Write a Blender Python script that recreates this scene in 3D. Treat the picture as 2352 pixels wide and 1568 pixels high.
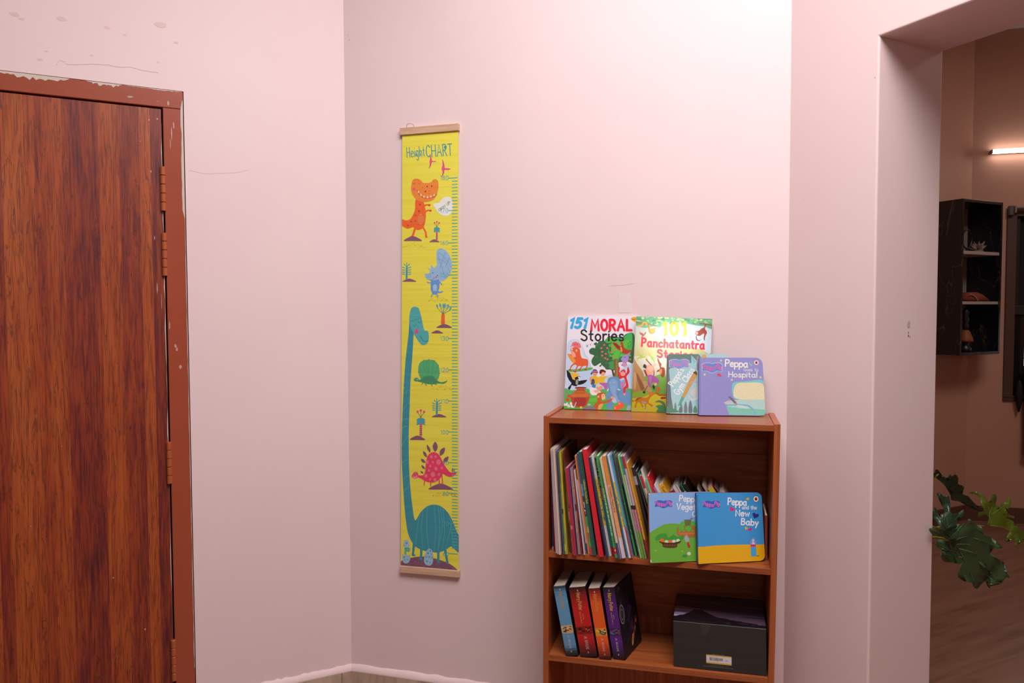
import bpy, bmesh, math, random
import numpy as np
from mathutils import Matrix, Vector
random.seed(7)
for o in list(bpy.data.objects): bpy.data.objects.remove(o, do_unlink=True)
SC = bpy.context.scene
# tuning values for light and the wall paint
LIGHT_CEIL, LIGHT_W1, LIGHT_W2, LIGHT_FAR, LIGHT_TUBE = 82.0, 5.0, 5.0, 22.0, 10.0
WALL_A, WALL_B = '#ebd4d5', '#e8ced0'
WALLR_A, WALLR_B = '#e5cdcc', '#e3c7c5'
DOORRAMP = [(0.32, '#581c2a'), (0.47, '#86331f'), (0.62, '#a0461f'), (0.85, '#b25a28')]
COL = SC.collection
PI = math.pi

# ------------------------------------------------------------------ directions of the room (metres, z up)
DL = Vector((0.89862, 0.43873, 0)); DR = Vector((-0.43873, 0.89862, 0))      # along the left wall / along the right wall
DD = Vector((0.96312, -0.26907, 0)); ND = Vector((-0.26907, -0.96312, 0))    # along the short back wall / out of it
A = Vector((-0.5464, 2.4290, 0)); B = Vector((0.7768, 2.0594, 0)); C = Vector((3.017, 4.832, 0))
CEIL = 3.2
def frame(org, x, y):
    z = Vector((0, 0, 1))
    return Matrix(((x.x, y.x, 0, org.x), (x.y, y.y, 0, org.y), (0, 0, 1, org.z), (0, 0, 0, 1)))
FD = frame(A, DD, -ND)      # back wall: x right, y into the wall
FLW = frame(A, DL, DR)      # left wall
FRW = frame(B, -DR, DL)     # right wall with the opening
FF = frame(C, DL, DR)       # next room, left wall
FB = frame(C, DD, -ND)      # next room, slanted wall with the window

# ------------------------------------------------------------------ camera
cd = bpy.data.cameras.new('camera'); cam = bpy.data.objects.new('camera', cd); COL.objects.link(cam)
cd.sensor_width = 36.0; cd.sensor_fit = 'HORIZONTAL'; cd.lens = 1680 / 2352 * 36.0
cd.clip_start = 0.05; cd.clip_end = 60
rt = Vector((0.99999485, -0.00013347, -0.00320682)); up = Vector((0.0032096, 0.041584, 0.99912986)); fw = Vector((0.0, 0.999135, -0.0415842))
cam.matrix_world = Matrix(((rt.x, up.x, -fw.x, 0), (rt.y, up.y, -fw.y, 0), (rt.z, up.z, -fw.z, 1.40), (0, 0, 0, 1)))
SC.camera = cam

# ------------------------------------------------------------------ world, lights, exposure
w = bpy.data.worlds.new('world'); SC.world = w; w.use_nodes = True
w.node_tree.nodes['Background'].inputs[0].default_value = (0.9, 0.95, 1, 1)
w.node_tree.nodes['Background'].inputs[1].default_value = 0.03
def area(name, loc, target, sx, sy, power, col=(1, 1, 1)):
    l = bpy.data.lights.new(name, 'AREA'); l.shape = 'RECTANGLE'; l.size = sx; l.size_y = sy; l.energy = power; l.color = col
    o = bpy.data.objects.new(name, l); COL.objects.link(o); o.location = loc
    o.rotation_euler = (Vector(target) - Vector(loc)).to_track_quat('-Z', 'Y').to_euler(); return o
area('ceiling_light', (0.28, 0.66, 3.14), (0.28, 0.66, 0), 1.5, 1.2, LIGHT_CEIL, (1.0, 0.99, 0.985))
area('window_light_left', (-0.30, -2.2, 2.22), (0.2, 2.0, 1.4), 0.34, 0.34, LIGHT_W1, (1.0, 0.985, 0.97))
area('window_light_right', (1.15, -2.0, 1.68), (0.0, 2.0, 1.3), 0.4, 0.5, LIGHT_W2, (0.97, 0.98, 1.0))
area('next_room_fill', (2.9, 2.6, 3.1), (2.9, 2.6, 0), 0.8, 0.8, LIGHT_FAR, (1.0, 0.86, 0.76))  # unseen fill lamp added to brighten the next room
vs = SC.view_settings
vs.view_transform = 'Standard'; vs.look = 'None'; vs.gamma = 1.0; vs.use_curve_mapping = False; vs.exposure = 0.0
SC.display_settings.display_device = 'sRGB'

# ------------------------------------------------------------------ materials
def lin(h):
    if isinstance(h, str):
        h = h.lstrip('#'); h = [int(h[i:i + 2], 16) for i in (0, 2, 4)]
    r = []
    for c in h[:3]:
        c = c / 255.0
        r.append(c / 12.92 if c <= 0.04045 else ((c + 0.055) / 1.055) ** 2.4)
    return (r[0], r[1], r[2], 1.0)
class MT:
    def __init__(s, name, color='#808080', rough=0.5, metal=0.0, spec=0.5, coat=0.0):
        s.m = bpy.data.materials.new(name); s.m.use_nodes = True
        s.t = s.m.node_tree; s.b = s.t.nodes['Principled BSDF']
        s.b.inputs['Base Color'].default_value = lin(color); s.b.inputs['Roughness'].default_value = rough
        s.b.inputs['Metallic'].default_value = metal; s.b.inputs['Specular IOR Level'].default_value = spec
        if coat: s.b.inputs['Coat Weight'].default_value = coat; s.b.inputs['Coat Roughness'].default_value = 0.12
    def n(s, typ, **kw):
        nd = s.t.nodes.new(typ)
        for k, v in kw.items():
            if k.startswith('i_'):
                key = k[2:].replace('_', ' ')
                nd.inputs[int(key) if key.isdigit() else key].default_value = v
            else: setattr(nd, k, v)
        return nd
    def l(s, a, b): s.t.links.new(a, b)
    def coords(s, scale, rot=(0, 0, 0), kind='Object'):
        tc = s.n('ShaderNodeTexCoord'); mp = s.n('ShaderNodeMapping')
        mp.inputs['Scale'].default_value = scale; mp.inputs['Rotation'].default_value = rot
        s.l(tc.outputs[kind], mp.inputs['Vector']); return mp.outputs['Vector']
    def noise(s, vec, scale, detail=6, rough=0.6, dist=0.0):
        nd = s.n('ShaderNodeTexNoise'); s.l(vec, nd.inputs['Vector'])
        nd.inputs['Scale'].default_value = scale; nd.inputs['Detail'].default_value = detail
        nd.inputs['Roughness'].default_value = rough; nd.inputs['Distortion'].default_value = dist
        return nd.outputs['Fac']
    def ramp(s, fac, stops):
        r = s.n('ShaderNodeValToRGB'); s.l(fac, r.inputs['Fac']); e = r.color_ramp.elements
        while len(e) < len(stops): e.new(0.5)
        for el, (p, c) in zip(e, stops): el.position = p; el.color = lin(c) if not isinstance(c, float) else (c, c, c, 1)
        return r.outputs['Color']
    def mix(s, a, b, fac, mode='MIX'):
        m = s.n('ShaderNodeMix', data_type='RGBA', blend_type=mode)
        for v, i in ((fac, 0), (a, 6), (b, 7)):
            if hasattr(v, 'links'): s.l(v, m.inputs[i])
            else: m.inputs[i].default_value = v if i == 0 else (lin(v) if not isinstance(v, tuple) else v)
        return m.outputs[2]
    def math(s, op, a, b=0.0):
        m = s.n('ShaderNodeMath', operation=op)
        for v, i in ((a, 0), (b, 1)):
            if hasattr(v, 'links'): s.l(v, m.inputs[i])
            else: m.inputs[i].default_value = v
        return m.outputs[0]
    def color(s, c): s.l(c, s.b.inputs['Base Color'])
    def bump(s, h, strength=0.2, dist=0.002):
        b = s.n('ShaderNodeBump'); b.inputs['Strength'].default_value = strength; b.inputs['Distance'].default_value = dist
        s.l(h, b.inputs['Height']); s.l(b.outputs['Normal'], s.b.inputs['Normal'])
CACHE = {}
def plain(color, rough=0.5, metal=0.0, spec=0.5, coat=0.0):
    k = (str(color), rough, metal, spec, coat)
    if k not in CACHE:
        t = MT('surface_%d' % len(CACHE), color, rough, metal, spec, coat)
        nz = t.noise(t.coords((1, 1, 1)), 60, 3)
        c = lin(color)
        t.color(t.mix(tuple(x * 0.93 for x in c[:3]) + (1,), c, nz))
        CACHE[k] = t.m
    return CACHE[k]
def wood(name, stops, grain, across=26.0, along=1.6, rough=0.42, streak=0.5, coat=0.0):
    t = MT(name, '#804020', rough, coat=coat)
    sc = [across] * 3; sc['xyz'.index(grain)] = along
    v = t.coords(tuple(sc))
    n1 = t.noise(v, 1.6, 7, 0.62, 1.1)
    sc2 = [170.0] * 3; sc2['xyz'.index(grain)] = 4.0
    n2 = t.noise(t.coords(tuple(sc2)), 1.0, 4, 0.6)
    c = t.ramp(n1, stops)
    t.color(t.mix(c, t.ramp(n2, [(0.3, 0.55), (0.62, 1.0)]), streak, 'MULTIPLY'))
    t.bump(n2, 0.12, 0.0006)
    return t.m
def paint(name, base, tint, rough=0.55, blot='#e2b9b4', bl=0.25):
    t = MT(name, base, rough, spec=0.4)
    v = t.coords((1, 1, 1))
    n1 = t.noise(v, 1.3, 5, 0.6); n2 = t.noise(v, 9.0, 6, 0.65); n3 = t.noise(v, 160, 3, 0.5)
    c = t.mix(base, tint, t.ramp(n1, [(0.35, 0.0), (0.7, 1.0)]))
    spots = t.math('MULTIPLY', t.ramp(n2, [(0.66, 0.0), (0.78, 1.0)]), bl)
    t.color(t.mix(c, blot, spots))
    n4 = t.noise(t.coords((60, 60, 4)), 1.0, 3, 0.5)
    t.bump(t.math('ADD', t.math('MULTIPLY', n3, 0.5), t.math('MULTIPLY', n4, 0.8)), 0.10, 0.002)
    return t.m
M_WALL = paint('pink_wall_paint', WALL_A, WALL_B)
M_WALLR = paint('pink_wall_paint_dulled', WALLR_A, WALLR_B)  # same pink paint; the right wall's duller light is put into this colour
M_FARW = paint('peach_wall_paint', '#d4a590', '#cc9b86', 0.6, '#c4937e', 0.1)
M_CEIL = paint('white_ceiling_paint', '#dcd8d6', '#d4d0ce', 0.7, '#e0dcdc', 0.1)

# ink: colours of flat print, stored per face corner
def ink(name, rough, metal=0.0, coat=0.0, speck=0.0, ripple=0.0):
    t = MT(name, '#808080', rough, metal, coat=coat)
    a = t.n('ShaderNodeVertexColor', layer_name='ink')
    v = t.coords((1, 1, 1)); nz = t.noise(v, 420, 3, 0.6)
    k = t.ramp(nz, [(0.3, 1.0 - speck), (0.7, 1.0)])
    t.color(t.mix(a.outputs['Color'], k, 1.0, 'MULTIPLY'))
    if ripple:
        r = t.noise(t.coords((2, 2, 38)), 1.0, 2, 0.5); t.bump(r, ripple, 0.006)
    return t.m
INK = ink('matte_print', 0.55, speck=0.03, ripple=0.28)
INKG = ink('glossy_print', 0.24, coat=0.25)
INKS = ink('worn_print', 0.42, speck=0.16)
INKF = ink('metallic_print', 0.19, metal=0.5, coat=0.5)

# ------------------------------------------------------------------ object helpers
def mesh_obj(name, bm_or_data, mat, parent=None, smooth=False, M=None):
    me = bpy.data.meshes.new(name)
    if isinstance(bm_or_data, tuple): me.from_pydata(bm_or_data[0], [], bm_or_data[1])
    else: bm_or_data.to_mesh(me); bm_or_data.free()
    if mat: me.materials.append(mat)
    if smooth:
        for p in me.polygons: p.use_smooth = True
    o = bpy.data.objects.new(name, me); COL.objects.link(o)
    if parent: o.parent = parent
    if M is not None: o.matrix_world = M
    return o
def thing(name, label, cat, M, group=None):
    o = bpy.data.objects.new(name, None); COL.objects.link(o); o.matrix_world = M
    o.empty_display_size = 0.05
    o['label'] = label; o['category'] = cat
    if group: o['group'] = group
    return o
def tag(o, label, cat, group=None):
    o['label'] = label; o['category'] = cat
    if group: o['group'] = group
    return o
def structure(o): o['kind'] = 'structure'; return o
def T(x, y, z): return Matrix.Translation((x, y, z))
def RX(a): return Matrix.Rotation(a, 4, 'X')
def RY(a): return Matrix.Rotation(a, 4, 'Y')
def RZ(a): return Matrix.Rotation(a, 4, 'Z')
def box(bm, x0, x1, y0, y1, z0, z1, bev=0.0, seg=2, M=None):
    r = bmesh.ops.create_cube(bm, size=1.0)
    vs_ = r['verts']
    bmesh.ops.scale(bm, vec=(x1 - x0, y1 - y0, z1 - z0), verts=vs_)
    bmesh.ops.translate(bm, vec=((x0 + x1) / 2, (y0 + y1) / 2, (z0 + z1) / 2), verts=vs_)
    if bev:
        es = list({e for v in vs_ for e in v.link_edges})
        r2 = bmesh.ops.bevel(bm, geom=es, offset=bev, segments=seg, affect='EDGES', profile=0.5)
        vs_ = list({v for f in r2['faces'] for v in f.verts} | {v for v in vs_ if v.is_valid})
    if M is not None: bmesh.ops.transform(bm, matrix=M, verts=vs_)
    return bm
def nb(): return bmesh.new()
def boxo(name, dims, mat, parent=None, bev=0.0, M=None): return mesh_obj(name, box(nb(), *dims, bev=bev), mat, parent, M=M)
def prism(bm, pts, y0, y1):                       # outline in x,z extruded from y0 to y1
    a = [bm.verts.new((x, y0, z)) for x, z in pts]; b = [bm.verts.new((x, y1, z)) for x, z in pts]
    n = len(pts)
    bm.faces.new(a); bm.faces.new(b[::-1])
    for i in range(n): bm.faces.new((a[i], b[i], b[(i + 1) % n], a[(i + 1) % n]))
    bmesh.ops.recalc_face_normals(bm, faces=bm.faces[:]); return bm
def tube(bm, pts, r, n=8, caps=True, taper=None):
    pts = [Vector(p) for p in pts]; rings = []
    for i, p in enumerate(pts):
        d = (pts[min(i + 1, len(pts) - 1)] - pts[max(i - 1, 0)]).normalized()
        u = d.orthogonal().normalized() if i == 0 else (rings_u - d * rings_u.dot(d)).normalized()
        rings_u = u; q = d.cross(u)
        rr = r if taper is None else r * (1 + (taper - 1) * i / (len(pts) - 1))
        rings.append([bm.verts.new(p + (u * math.cos(2 * PI * k / n) + q * math.sin(2 * PI * k / n)) * rr) for k in range(n)])
    for a, b in zip(rings, rings[1:]):
        for k in range(n): bm.faces.new((a[k], a[(k + 1) % n], b[(k + 1) % n], b[k]))
    if caps: bm.faces.new(rings[0][::-1]); bm.faces.new(rings[-1])
    return bm
def spin(bm, prof, n=16, org=(0, 0, 0)):
    rings = []
    for r, z in prof: rings.append([bm.verts.new((org[0] + r * math.cos(2 * PI * k / n), org[1] + r * math.sin(2 * PI * k / n), org[2] + z)) for k in range(n)])
    for a, b in zip(rings, rings[1:]):
        for k in range(n): bm.faces.new((a[k], a[(k + 1) % n], b[(k + 1) % n], b[k]))
    bm.faces.new(rings[0][::-1]); bm.faces.new(rings[-1]); return bm

# ------------------------------------------------------------------ flat print: shapes drawn on a page, laid on the page's surface
def smooth_pts(p, closed, k=5):
    n = len(p); out = []
    rng = range(n if closed else n - 1)
    for i in rng:
        g = (lambda j: p[j % n]) if closed else (lambda j: p[min(max(j, 0), n - 1)])
        p0, p1, p2, p3 = g(i - 1), g(i), g(i + 1), g(i + 2)
        for j in range(k):
            t = j / k
            out.append(tuple(0.5 * (2 * b + (c - a) * t + (2 * a - 5 * b + 4 * c - d) * t * t + (3 * b - a - 3 * c + d) * t ** 3) for a, b, c, d in zip(p0, p1, p2, p3)))
    if not closed: out.append(p[-1])
    return out
def homog(src, dst):
    m = []; r = []
    for (x, y), (u, v) in zip(src, dst):
        m += [[x, y, 1, 0, 0, 0, -u * x, -u * y], [0, 0, 0, x, y, 1, -v * x, -v * y]]; r += [u, v]
    return np.append(np.linalg.solve(np.array(m, float), np.array(r, float)), 1).reshape(3, 3)
def P_(s):   # 'x,y x,y' -> points
    return [tuple(float(q) for q in t.split(',')) for t in s.split()]
GL = {}
def _g(ch, w, *st): GL[ch] = (w, st)
_BOWL = 'c0,.3 .1,.53 .27,.6 .45,.5 .5,.3 .44,.09 .25,0 .05,.1'
_BOWR = 'c.5,.3 .4,.55 .24,.6 .06,.5 0,.3 .06,.09 .25,0 .46,.12'
_O = 'c.32,1 .1,.86 0,.5 .1,.14 .32,0 .54,.14 .64,.5 .54,.86 .32,1'
_g('A', .7, '0,0 .35,1 .7,0', '.13,.35 .57,.35'); _g('B', .58, '0,0 0,1', 'c0,1 .35,.97 .48,.77 .35,.56 0,.53', 'c0,.53 .4,.5 .57,.27 .38,.03 0,0')
_g('C', .62, 'c.62,.82 .35,1 .08,.82 0,.5 .08,.18 .35,0 .62,.18'); _g('D', .62, '0,0 0,1', 'c0,1 .4,.95 .62,.5 .4,.05 0,0')
_g('E', .52, '.52,1 0,1 0,0 .52,0', '0,.52 .42,.52'); _g('F', .5, '.5,1 0,1 0,0', '0,.52 .4,.52')
_g('G', .66, 'c.62,.84 .36,1 .08,.82 0,.5 .08,.18 .35,0 .6,.14 .65,.42', '.38,.43 .66,.43'); _g('H', .6, '0,0 0,1', '.6,0 .6,1', '0,.5 .6,.5')
_g('I', .02, '0,0 0,1'); _g('J', .4, 'c.4,1 .4,.25 .25,0 .08,.03 0,.2'); _g('K', .56, '0,0 0,1', '.55,1 0,.42', '.18,.58 .56,0'); _g('L', .5, '0,1 0,0 .5,0')
_g('M', .8, '0,0 .08,1 .4,.3 .72,1 .8,0'); _g('N', .6, '0,0 0,1 .6,0 .6,1'); _g('O', .64, _O); _g('P', .54, '0,0 0,1', 'c0,1 .38,.98 .54,.74 .38,.5 0,.46')
_g('R', .56, '0,0 0,1', 'c0,1 .38,.98 .53,.75 .38,.52 0,.48', '.25,.48 .56,0'); _g('S', .55, 'c.52,.84 .3,1 .06,.9 .05,.68 .28,.55 .52,.4 .54,.14 .3,0 .02,.15')
_g('T', .64, '0,1 .64,1', '.32,1 .32,0'); _g('U', .6, 'c0,1 0,.35 .1,.06 .3,0 .5,.06 .6,.35 .6,1'); _g('V', .64, '0,1 .32,0 .64,1'); _g('W', .9, '0,1 .22,0 .45,.8 .68,0 .9,1')
_g('Y', .6, '0,1 .3,.5 .3,0', '.6,1 .3,.5'); _g('a', .56, 'c.48,.5 .28,.61 .08,.5 0,.3 .08,.08 .25,0 .42,.12 .48,.35', '.48,.6 .48,.12 .56,0'); _g('b', .5, '0,1 0,0', _BOWL)
_g('c', .46, 'c.45,.5 .26,.6 .06,.48 0,.3 .06,.1 .26,0 .46,.1'); _g('d', .5, '.5,1 .5,0', _BOWR); _g('e', .48, 'c0,.32 .25,.33 .47,.36 .42,.54 .25,.61 .07,.52 0,.3 .07,.08 .26,0 .47,.1')
_g('f', .34, 'c.34,.95 .2,1 .12,.85 .12,.5 .12,0', '0,.6 .3,.6'); _g('g', .5, 'c.48,.5 .28,.61 .08,.52 0,.32 .08,.1 .26,.03 .43,.15 .48,.4', 'c.48,.6 .48,.2 .46,-.15 .36,-.33 .2,-.36 .04,-.26')
_g('h', .46, '0,1 0,0', 'c0,.35 .12,.55 .28,.6 .42,.5 .46,.3 .46,0'); _g('i', .02, '0,.6 0,0', '.0,.84 .005,.84'); _g('k', .42, '0,1 0,0', '.4,.6 0,.24', '.12,.34 .42,0'); _g('l', .02, '0,1 0,0')
_g('m', .7, '0,.6 0,0', 'c0,.36 .1,.56 .22,.59 .34,.45 .35,.2 .35,0', 'c.35,.36 .45,.56 .57,.59 .68,.45 .7,.2 .7,0'); _g('n', .45, '0,.6 0,0', 'c0,.35 .12,.55 .28,.6 .41,.5 .45,.3 .45,0')
_g('o', .5, 'c.25,.6 .07,.5 0,.3 .07,.1 .25,0 .43,.1 .5,.3 .43,.5 .25,.6'); _g('p', .5, '0,.6 0,-.36', _BOWL); _g('r', .3, '0,.6 0,0', 'c0,.35 .08,.52 .2,.6 .32,.58')
_g('s', .4, 'c.38,.52 .2,.6 .05,.5 .08,.36 .22,.3 .38,.22 .38,.06 .2,0 0,.08'); _g('t', .34, '.14,.9 .14,.12 .3,0', '0,.6 .33,.6'); _g('u', .46, 'c0,.6 0,.2 .12,.02 .32,.04 .46,.3', '.46,.6 .46,0')
_g('v', .44, '0,.6 .22,0 .44,.6'); _g('w', .66, '0,.6 .16,0 .33,.5 .5,0 .66,.6'); _g('y', .46, '0,.6 .23,.05', '.46,.6 .1,-.36'); _g('x', .44, '0,.6 .44,0', '.44,.6 0,0')
_g('0', .56, 'c.28,1 .08,.84 0,.5 .08,.16 .28,0 .48,.16 .56,.5 .48,.84 .28,1'); _g('1', .24, '0,.8 .22,1 .22,0'); _g('2', .52, 'c.02,.8 .14,.97 .34,.98 .49,.8 .42,.55 .2,.3 0,0', '0,0 .52,0')
_g('3', .5, 'c.02,.88 .25,1 .45,.85 .42,.62 .2,.54', 'c.2,.54 .47,.45 .48,.15 .25,0 0,.12'); _g('4', .56, '.38,0 .38,1 0,.32 .56,.32'); _g('5', .52, '.5,1 .1,1 .06,.56', 'c.06,.56 .3,.64 .5,.46 .5,.17 .28,0 .02,.1')
_g('6', .52, 'c.45,.95 .2,.85 .03,.5 .03,.2 .25,0 .48,.15 .48,.42 .28,.56 .05,.42'); _g('7', .5, '0,1 .5,1 .15,0'); _g('8', .5, 'c.25,1 .06,.88 .08,.66 .25,.55 .42,.66 .44,.88 .25,1', 'c.25,.55 .03,.42 .03,.14 .25,0 .47,.14 .47,.42 .25,.55')
_g('9', .5, 'c.46,.6 .25,.45 .04,.6 .06,.9 .26,1 .45,.88 .47,.5 .3,.02'); _g('!', .02, '0,1 0,.3', '0,.04 .005,.04'); _g('.', .02, '0,.03 .005,.03'); _g("'", .02, '0,1 0,.8'); _g(' ', .3); _g('&', .5, '0,.2 .5,.9')

CAPSIGN = -1
class Page:
    """flat print on a page; shapes are drawn in the page's own drawing units (y down)"""
    def __init__(s, quad, surf, off=0.0):
        s.H = homog(quad, [(0, 0), (1, 0), (1, 1), (0, 1)]); s.surf = surf; s.sh = []
        s.z = 0; s.o = (0.0, 0.0, 1.0); s.off = off
    def src(s, ox, oy, k): s.o = (ox, oy, k); return s
    def up(s): s.z += 1; return s
    def st(s, x, y):
        x = s.o[0] + x / s.o[2]; y = s.o[1] + y / s.o[2]
        q = s.H @ np.array((x, y, 1.0)); return q[0] / q[2], q[1] / q[2]
    def face(s, pts, col, sub=0):
        s.raw([s.st(x, y) for x, y in pts], col, sub)
    def raw(s, pts, col, sub=0): s.sh.append((s.z + sub * 0.4, [(min(max(a, 0.0), 1.0), min(max(b, 0.0), 1.0)) for a, b in pts], lin(col)))
    def poly(s, pts, col):
        if isinstance(pts, str): pts = P_(pts)
        s.up(); s.face(pts, col); return s
    def blob(s, pts, col, k=4):
        if isinstance(pts, str): pts = P_(pts)
        s.up(); s.face(smooth_pts(pts, True, k), col); return s
    def ell(s, cx, cy, rx, ry, col, rot=0.0, n=18, up=True):
        s.up()
        c, q = math.cos(rot), math.sin(rot); pts = []
        for i in range(n):
            a = 2 * PI * i / n; x, y = rx * math.cos(a), ry * math.sin(a)
            pts.append((cx + x * c - y * q, cy + x * q + y * c))
        s.face(pts, col); return s
    def line(s, pts, wd, col, sm=False, up=True, w2=None, cap=True):
        if isinstance(pts, str): pts = P_(pts)
        s.up()
        if sm: pts = smooth_pts(pts, False, 4)
        n = len(pts); L = []; R = []
        for i, (x, y) in enumerate(pts):
            a = pts[max(i - 1, 0)]; b = pts[min(i + 1, n - 1)]
            dx, dy = b[0] - a[0], b[1] - a[1]; d = math.hypot(dx, dy) or 1
            k = 1.0
            if 0 < i < n - 1 and not sm:      # mitre
                d1 = (x - a[0], y - a[1]); d2 = (b[0] - x, b[1] - y); l1 = math.hypot(*d1) or 1; l2 = math.hypot(*d2) or 1
                cs = (d1[0] * d2[0] + d1[1] * d2[1]) / (l1 * l2); k = min(1.6, 1 / max(0.35, math.sqrt(max(0.0, (1 + cs) / 2))))
                dx = d1[0] / l1 + d2[0] / l2; dy = d1[1] / l1 + d2[1] / l2; d = math.hypot(dx, dy) or 1
            ww = (wd if w2 is None else wd + (w2 - wd) * i / (n - 1)) / 2 * k
            L.append((x - dy / d * ww, y + dx / d * ww)); R.append((x + dy / d * ww, y - dx / d * ww))
        for i in range(n - 1): s.face([L[i], L[i + 1], R[i + 1], R[i]], col, i % 2)
        if cap:                                   # half-round ends
            for a, b in ((R[0], L[0]), (L[-1], R[-1])):
                cx, cy = (a[0] + b[0]) / 2, (a[1] + b[1]) / 2; ux, uy = a[0] - cx, a[1] - cy
                s.face([(cx + ux * math.cos(t) + uy * math.sin(t), cy + uy * math.cos(t) - ux * math.sin(t)) for t in [-PI * k / 6 * CAPSIGN for k in range(7)]], col)
        return s
    def text(s, txt, x, y, h, wd, col, ang=0.0, gap=0.16, sx=1.0, slant=0.0, width=None, serif=0.0):
        """y is the baseline; ang in degrees, clockwise on the page; width fits the line"""
        tw = sum(GL[c][0] * sx + gap for c in txt) - gap
        if width: k = width / (tw * h); sx *= k; gap *= k
        ca, sa = math.cos(math.radians(ang)), math.sin(math.radians(ang)); cx = 0.0; s.up()
        for ch in txt:
            gw, st = GL[ch]
            for q in st:
                sm = q[0] == 'c'; pts = P_(q[1:] if sm else q)
                def tr(a, b):
                    lx = (cx + a * sx + slant * b) * h; ly = -b * h
                    return (x + lx * ca - ly * sa, y + lx * sa + ly * ca)
                s.line([tr(*p) for p in pts], wd, col, sm, up=False)
                if serif and not sm:
                    for p in (pts[0], pts[-1]):
                        if p[1] in (0.0, 1.0, 0.6, -0.36) and ch not in 'eo':
                            s.line([tr(p[0] - serif, p[1]), tr(p[0] + serif, p[1])], wd * 0.6, col, up=False, cap=False)
            cx += gw * sx + gap
        return s
    def build(s, name, mat, parent):
        # each group of shapes lies one ink layer above whatever it overlaps
        box_ = {}
        for g, pts, c in s.sh:
            g = int(g)
            xs = [p[0] for p in pts]; ys = [p[1] for p in pts]; b = box_.get(g, (9, 9, -9, -9))
            box_[g] = (min(b[0], *xs), min(b[1], *ys), max(b[2], *xs), max(b[3], *ys))
        lay = {}; done = []
        for g in sorted(box_):
            b = box_[g]; lay[g] = 1 + max([l for q, l in done if q[0] < b[2] - 1e-6 and b[0] < q[2] - 1e-6 and q[1] < b[3] - 1e-6 and b[1] < q[3] - 1e-6] or [0]); done.append((b, lay[g]))
        s.v = []; s.f = []; s.c = []
        for g, pts, c in s.sh:
            n = len(s.v); s.v += [s.surf(a, b, s.off + 0.000016 * (lay[int(g)] + g - int(g))) for a, b in pts]; s.f.append(tuple(range(n, n + len(pts)))); s.c.append(c)
        me = bpy.data.meshes.new(name); me.from_pydata(s.v, [], s.f); me.materials.append(mat)
        at = me.color_attributes.new('ink', 'FLOAT_COLOR', 'CORNER'); i = 0
        buf = []
        for f, c in zip(s.f, s.c): buf += list(c) * len(f)
        at.data.foreach_set('color', buf)
        o = bpy.data.objects.new(name, me); COL.objects.link(o); o.parent = parent; return o
def quad_surf(c, outward):
    """surface through four corners TL TR BR BL; outward = unit normal towards the viewer"""
    c = [Vector(p) for p in c]; outward = Vector(outward)
    def f(a, b, off):
        return (c[0] * (1 - a) * (1 - b) + c[1] * a * (1 - b) + c[2] * a * b + c[3] * (1 - a) * b + outward * off)[:]
    return f
UNIT = [(0, 0), (1, 0), (1, 1), (0, 1)]

# ================================================================== ROOM
def wall_prism(name, pts, y0, y1, mat, M):
    return structure(mesh_obj(name, prism(nb(), pts, y0, y1), mat, None, M=M))
DX0, DX1, DZ = -1.454, -0.483, 2.059        # hole for the door frame
wl = wall_prism('wall_left', [(-4.6, 0), (DX0, 0), (DX0, DZ), (DX1, DZ), (DX1, 0), (0.1, 0), (0.1, CEIL), (-4.6, CEIL)], 0, 0.15, M_WALL, FLW)
wb = wall_prism('wall_back', [(-0.1, 0), (1.43, 0), (1.43, CEIL), (-0.1, CEIL)], 0, 0.10, M_WALL, FD)
OX0, OX1, OZ, OT = 0.2755, 1.62, 2.066, 0.2428   # opening in the right wall
bm = prism(nb(), [(-0.03, 0), (OX0, 0), (OX0, OZ), (OX1, OZ), (OX1, 0), (4.6, 0), (4.6, CEIL), (-0.03, CEIL)], 0, OT)
es = [e for e in bm.edges if all(OX0 - 1e-4 <= v.co.x <= OX1 + 1e-4 and v.co.z <= OZ + 1e-4 for v in e.verts) and (abs(e.verts[0].co.y - e.verts[1].co.y) < 1e-5) and not (abs(e.verts[0].co.z) < 1e-5 and abs(e.verts[1].co.z) < 1e-5)]
bmesh.ops.bevel(bm, geom=es, offset=0.005, segments=3, affect='EDGES', profile=0.5)
wr = structure(mesh_obj('wall_right', bm, M_WALLR, M=FRW))
M_REAR = paint('bounce_cutting_wall_paint', '#9a807c', '#927874', 0.7)  # unseen walls coloured darker to cut the bounced light
# rear and side walls that close the room behind the camera
wall_prism('wall_rear', [(-4.7, 0), (1.4, 0), (1.4, CEIL), (-4.7, CEIL)], -4.75, -4.6, M_REAR, FLW)
wall_prism('wall_side', [(-5.0, 0), (1.0, 0), (1.0, CEIL), (-5.0, CEIL)], 4.0, 4.15, M_REAR, frame(A, -DR, -DL))
# next room
NF = plain('#c59d86', 0.6)
wall_prism('wall_far_left', [(-3.3, 0), (0.1, 0), (0.1, CEIL), (-3.3, CEIL)], 0, 0.12, M_FARW, FF)
WX0, WX1, WZ0, WZ1 = 0.236, 1.25, 0.83, 2.03   # window hole in the slanted wall
bm = nb()
for a in ((-0.1, WX0, 0, CEIL), (WX1, 2.2, 0, CEIL), (WX0, WX1, 0, WZ0), (WX0, WX1, WZ1, CEIL)): box(bm, a[0], a[1], 0, 0.12, a[2], a[3])
bmesh.ops.remove_doubles(bm, verts=bm.verts[:], dist=1e-5)
structure(mesh_obj('wall_far_back', bm, M_FARW, M=FB))
wall_prism('wall_far_right', [(-2.2, 0), (5.2, 0), (5.2, CEIL), (-2.2, CEIL)], 1.4, 1.52, M_FARW, frame(C, -DR, DL))
wall_prism('wall_far_rear', [(-3.4, 0), (2.0, 0), (2.0, CEIL), (-3.4, CEIL)], -4.7, -4.6, M_FARW, FF)

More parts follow.
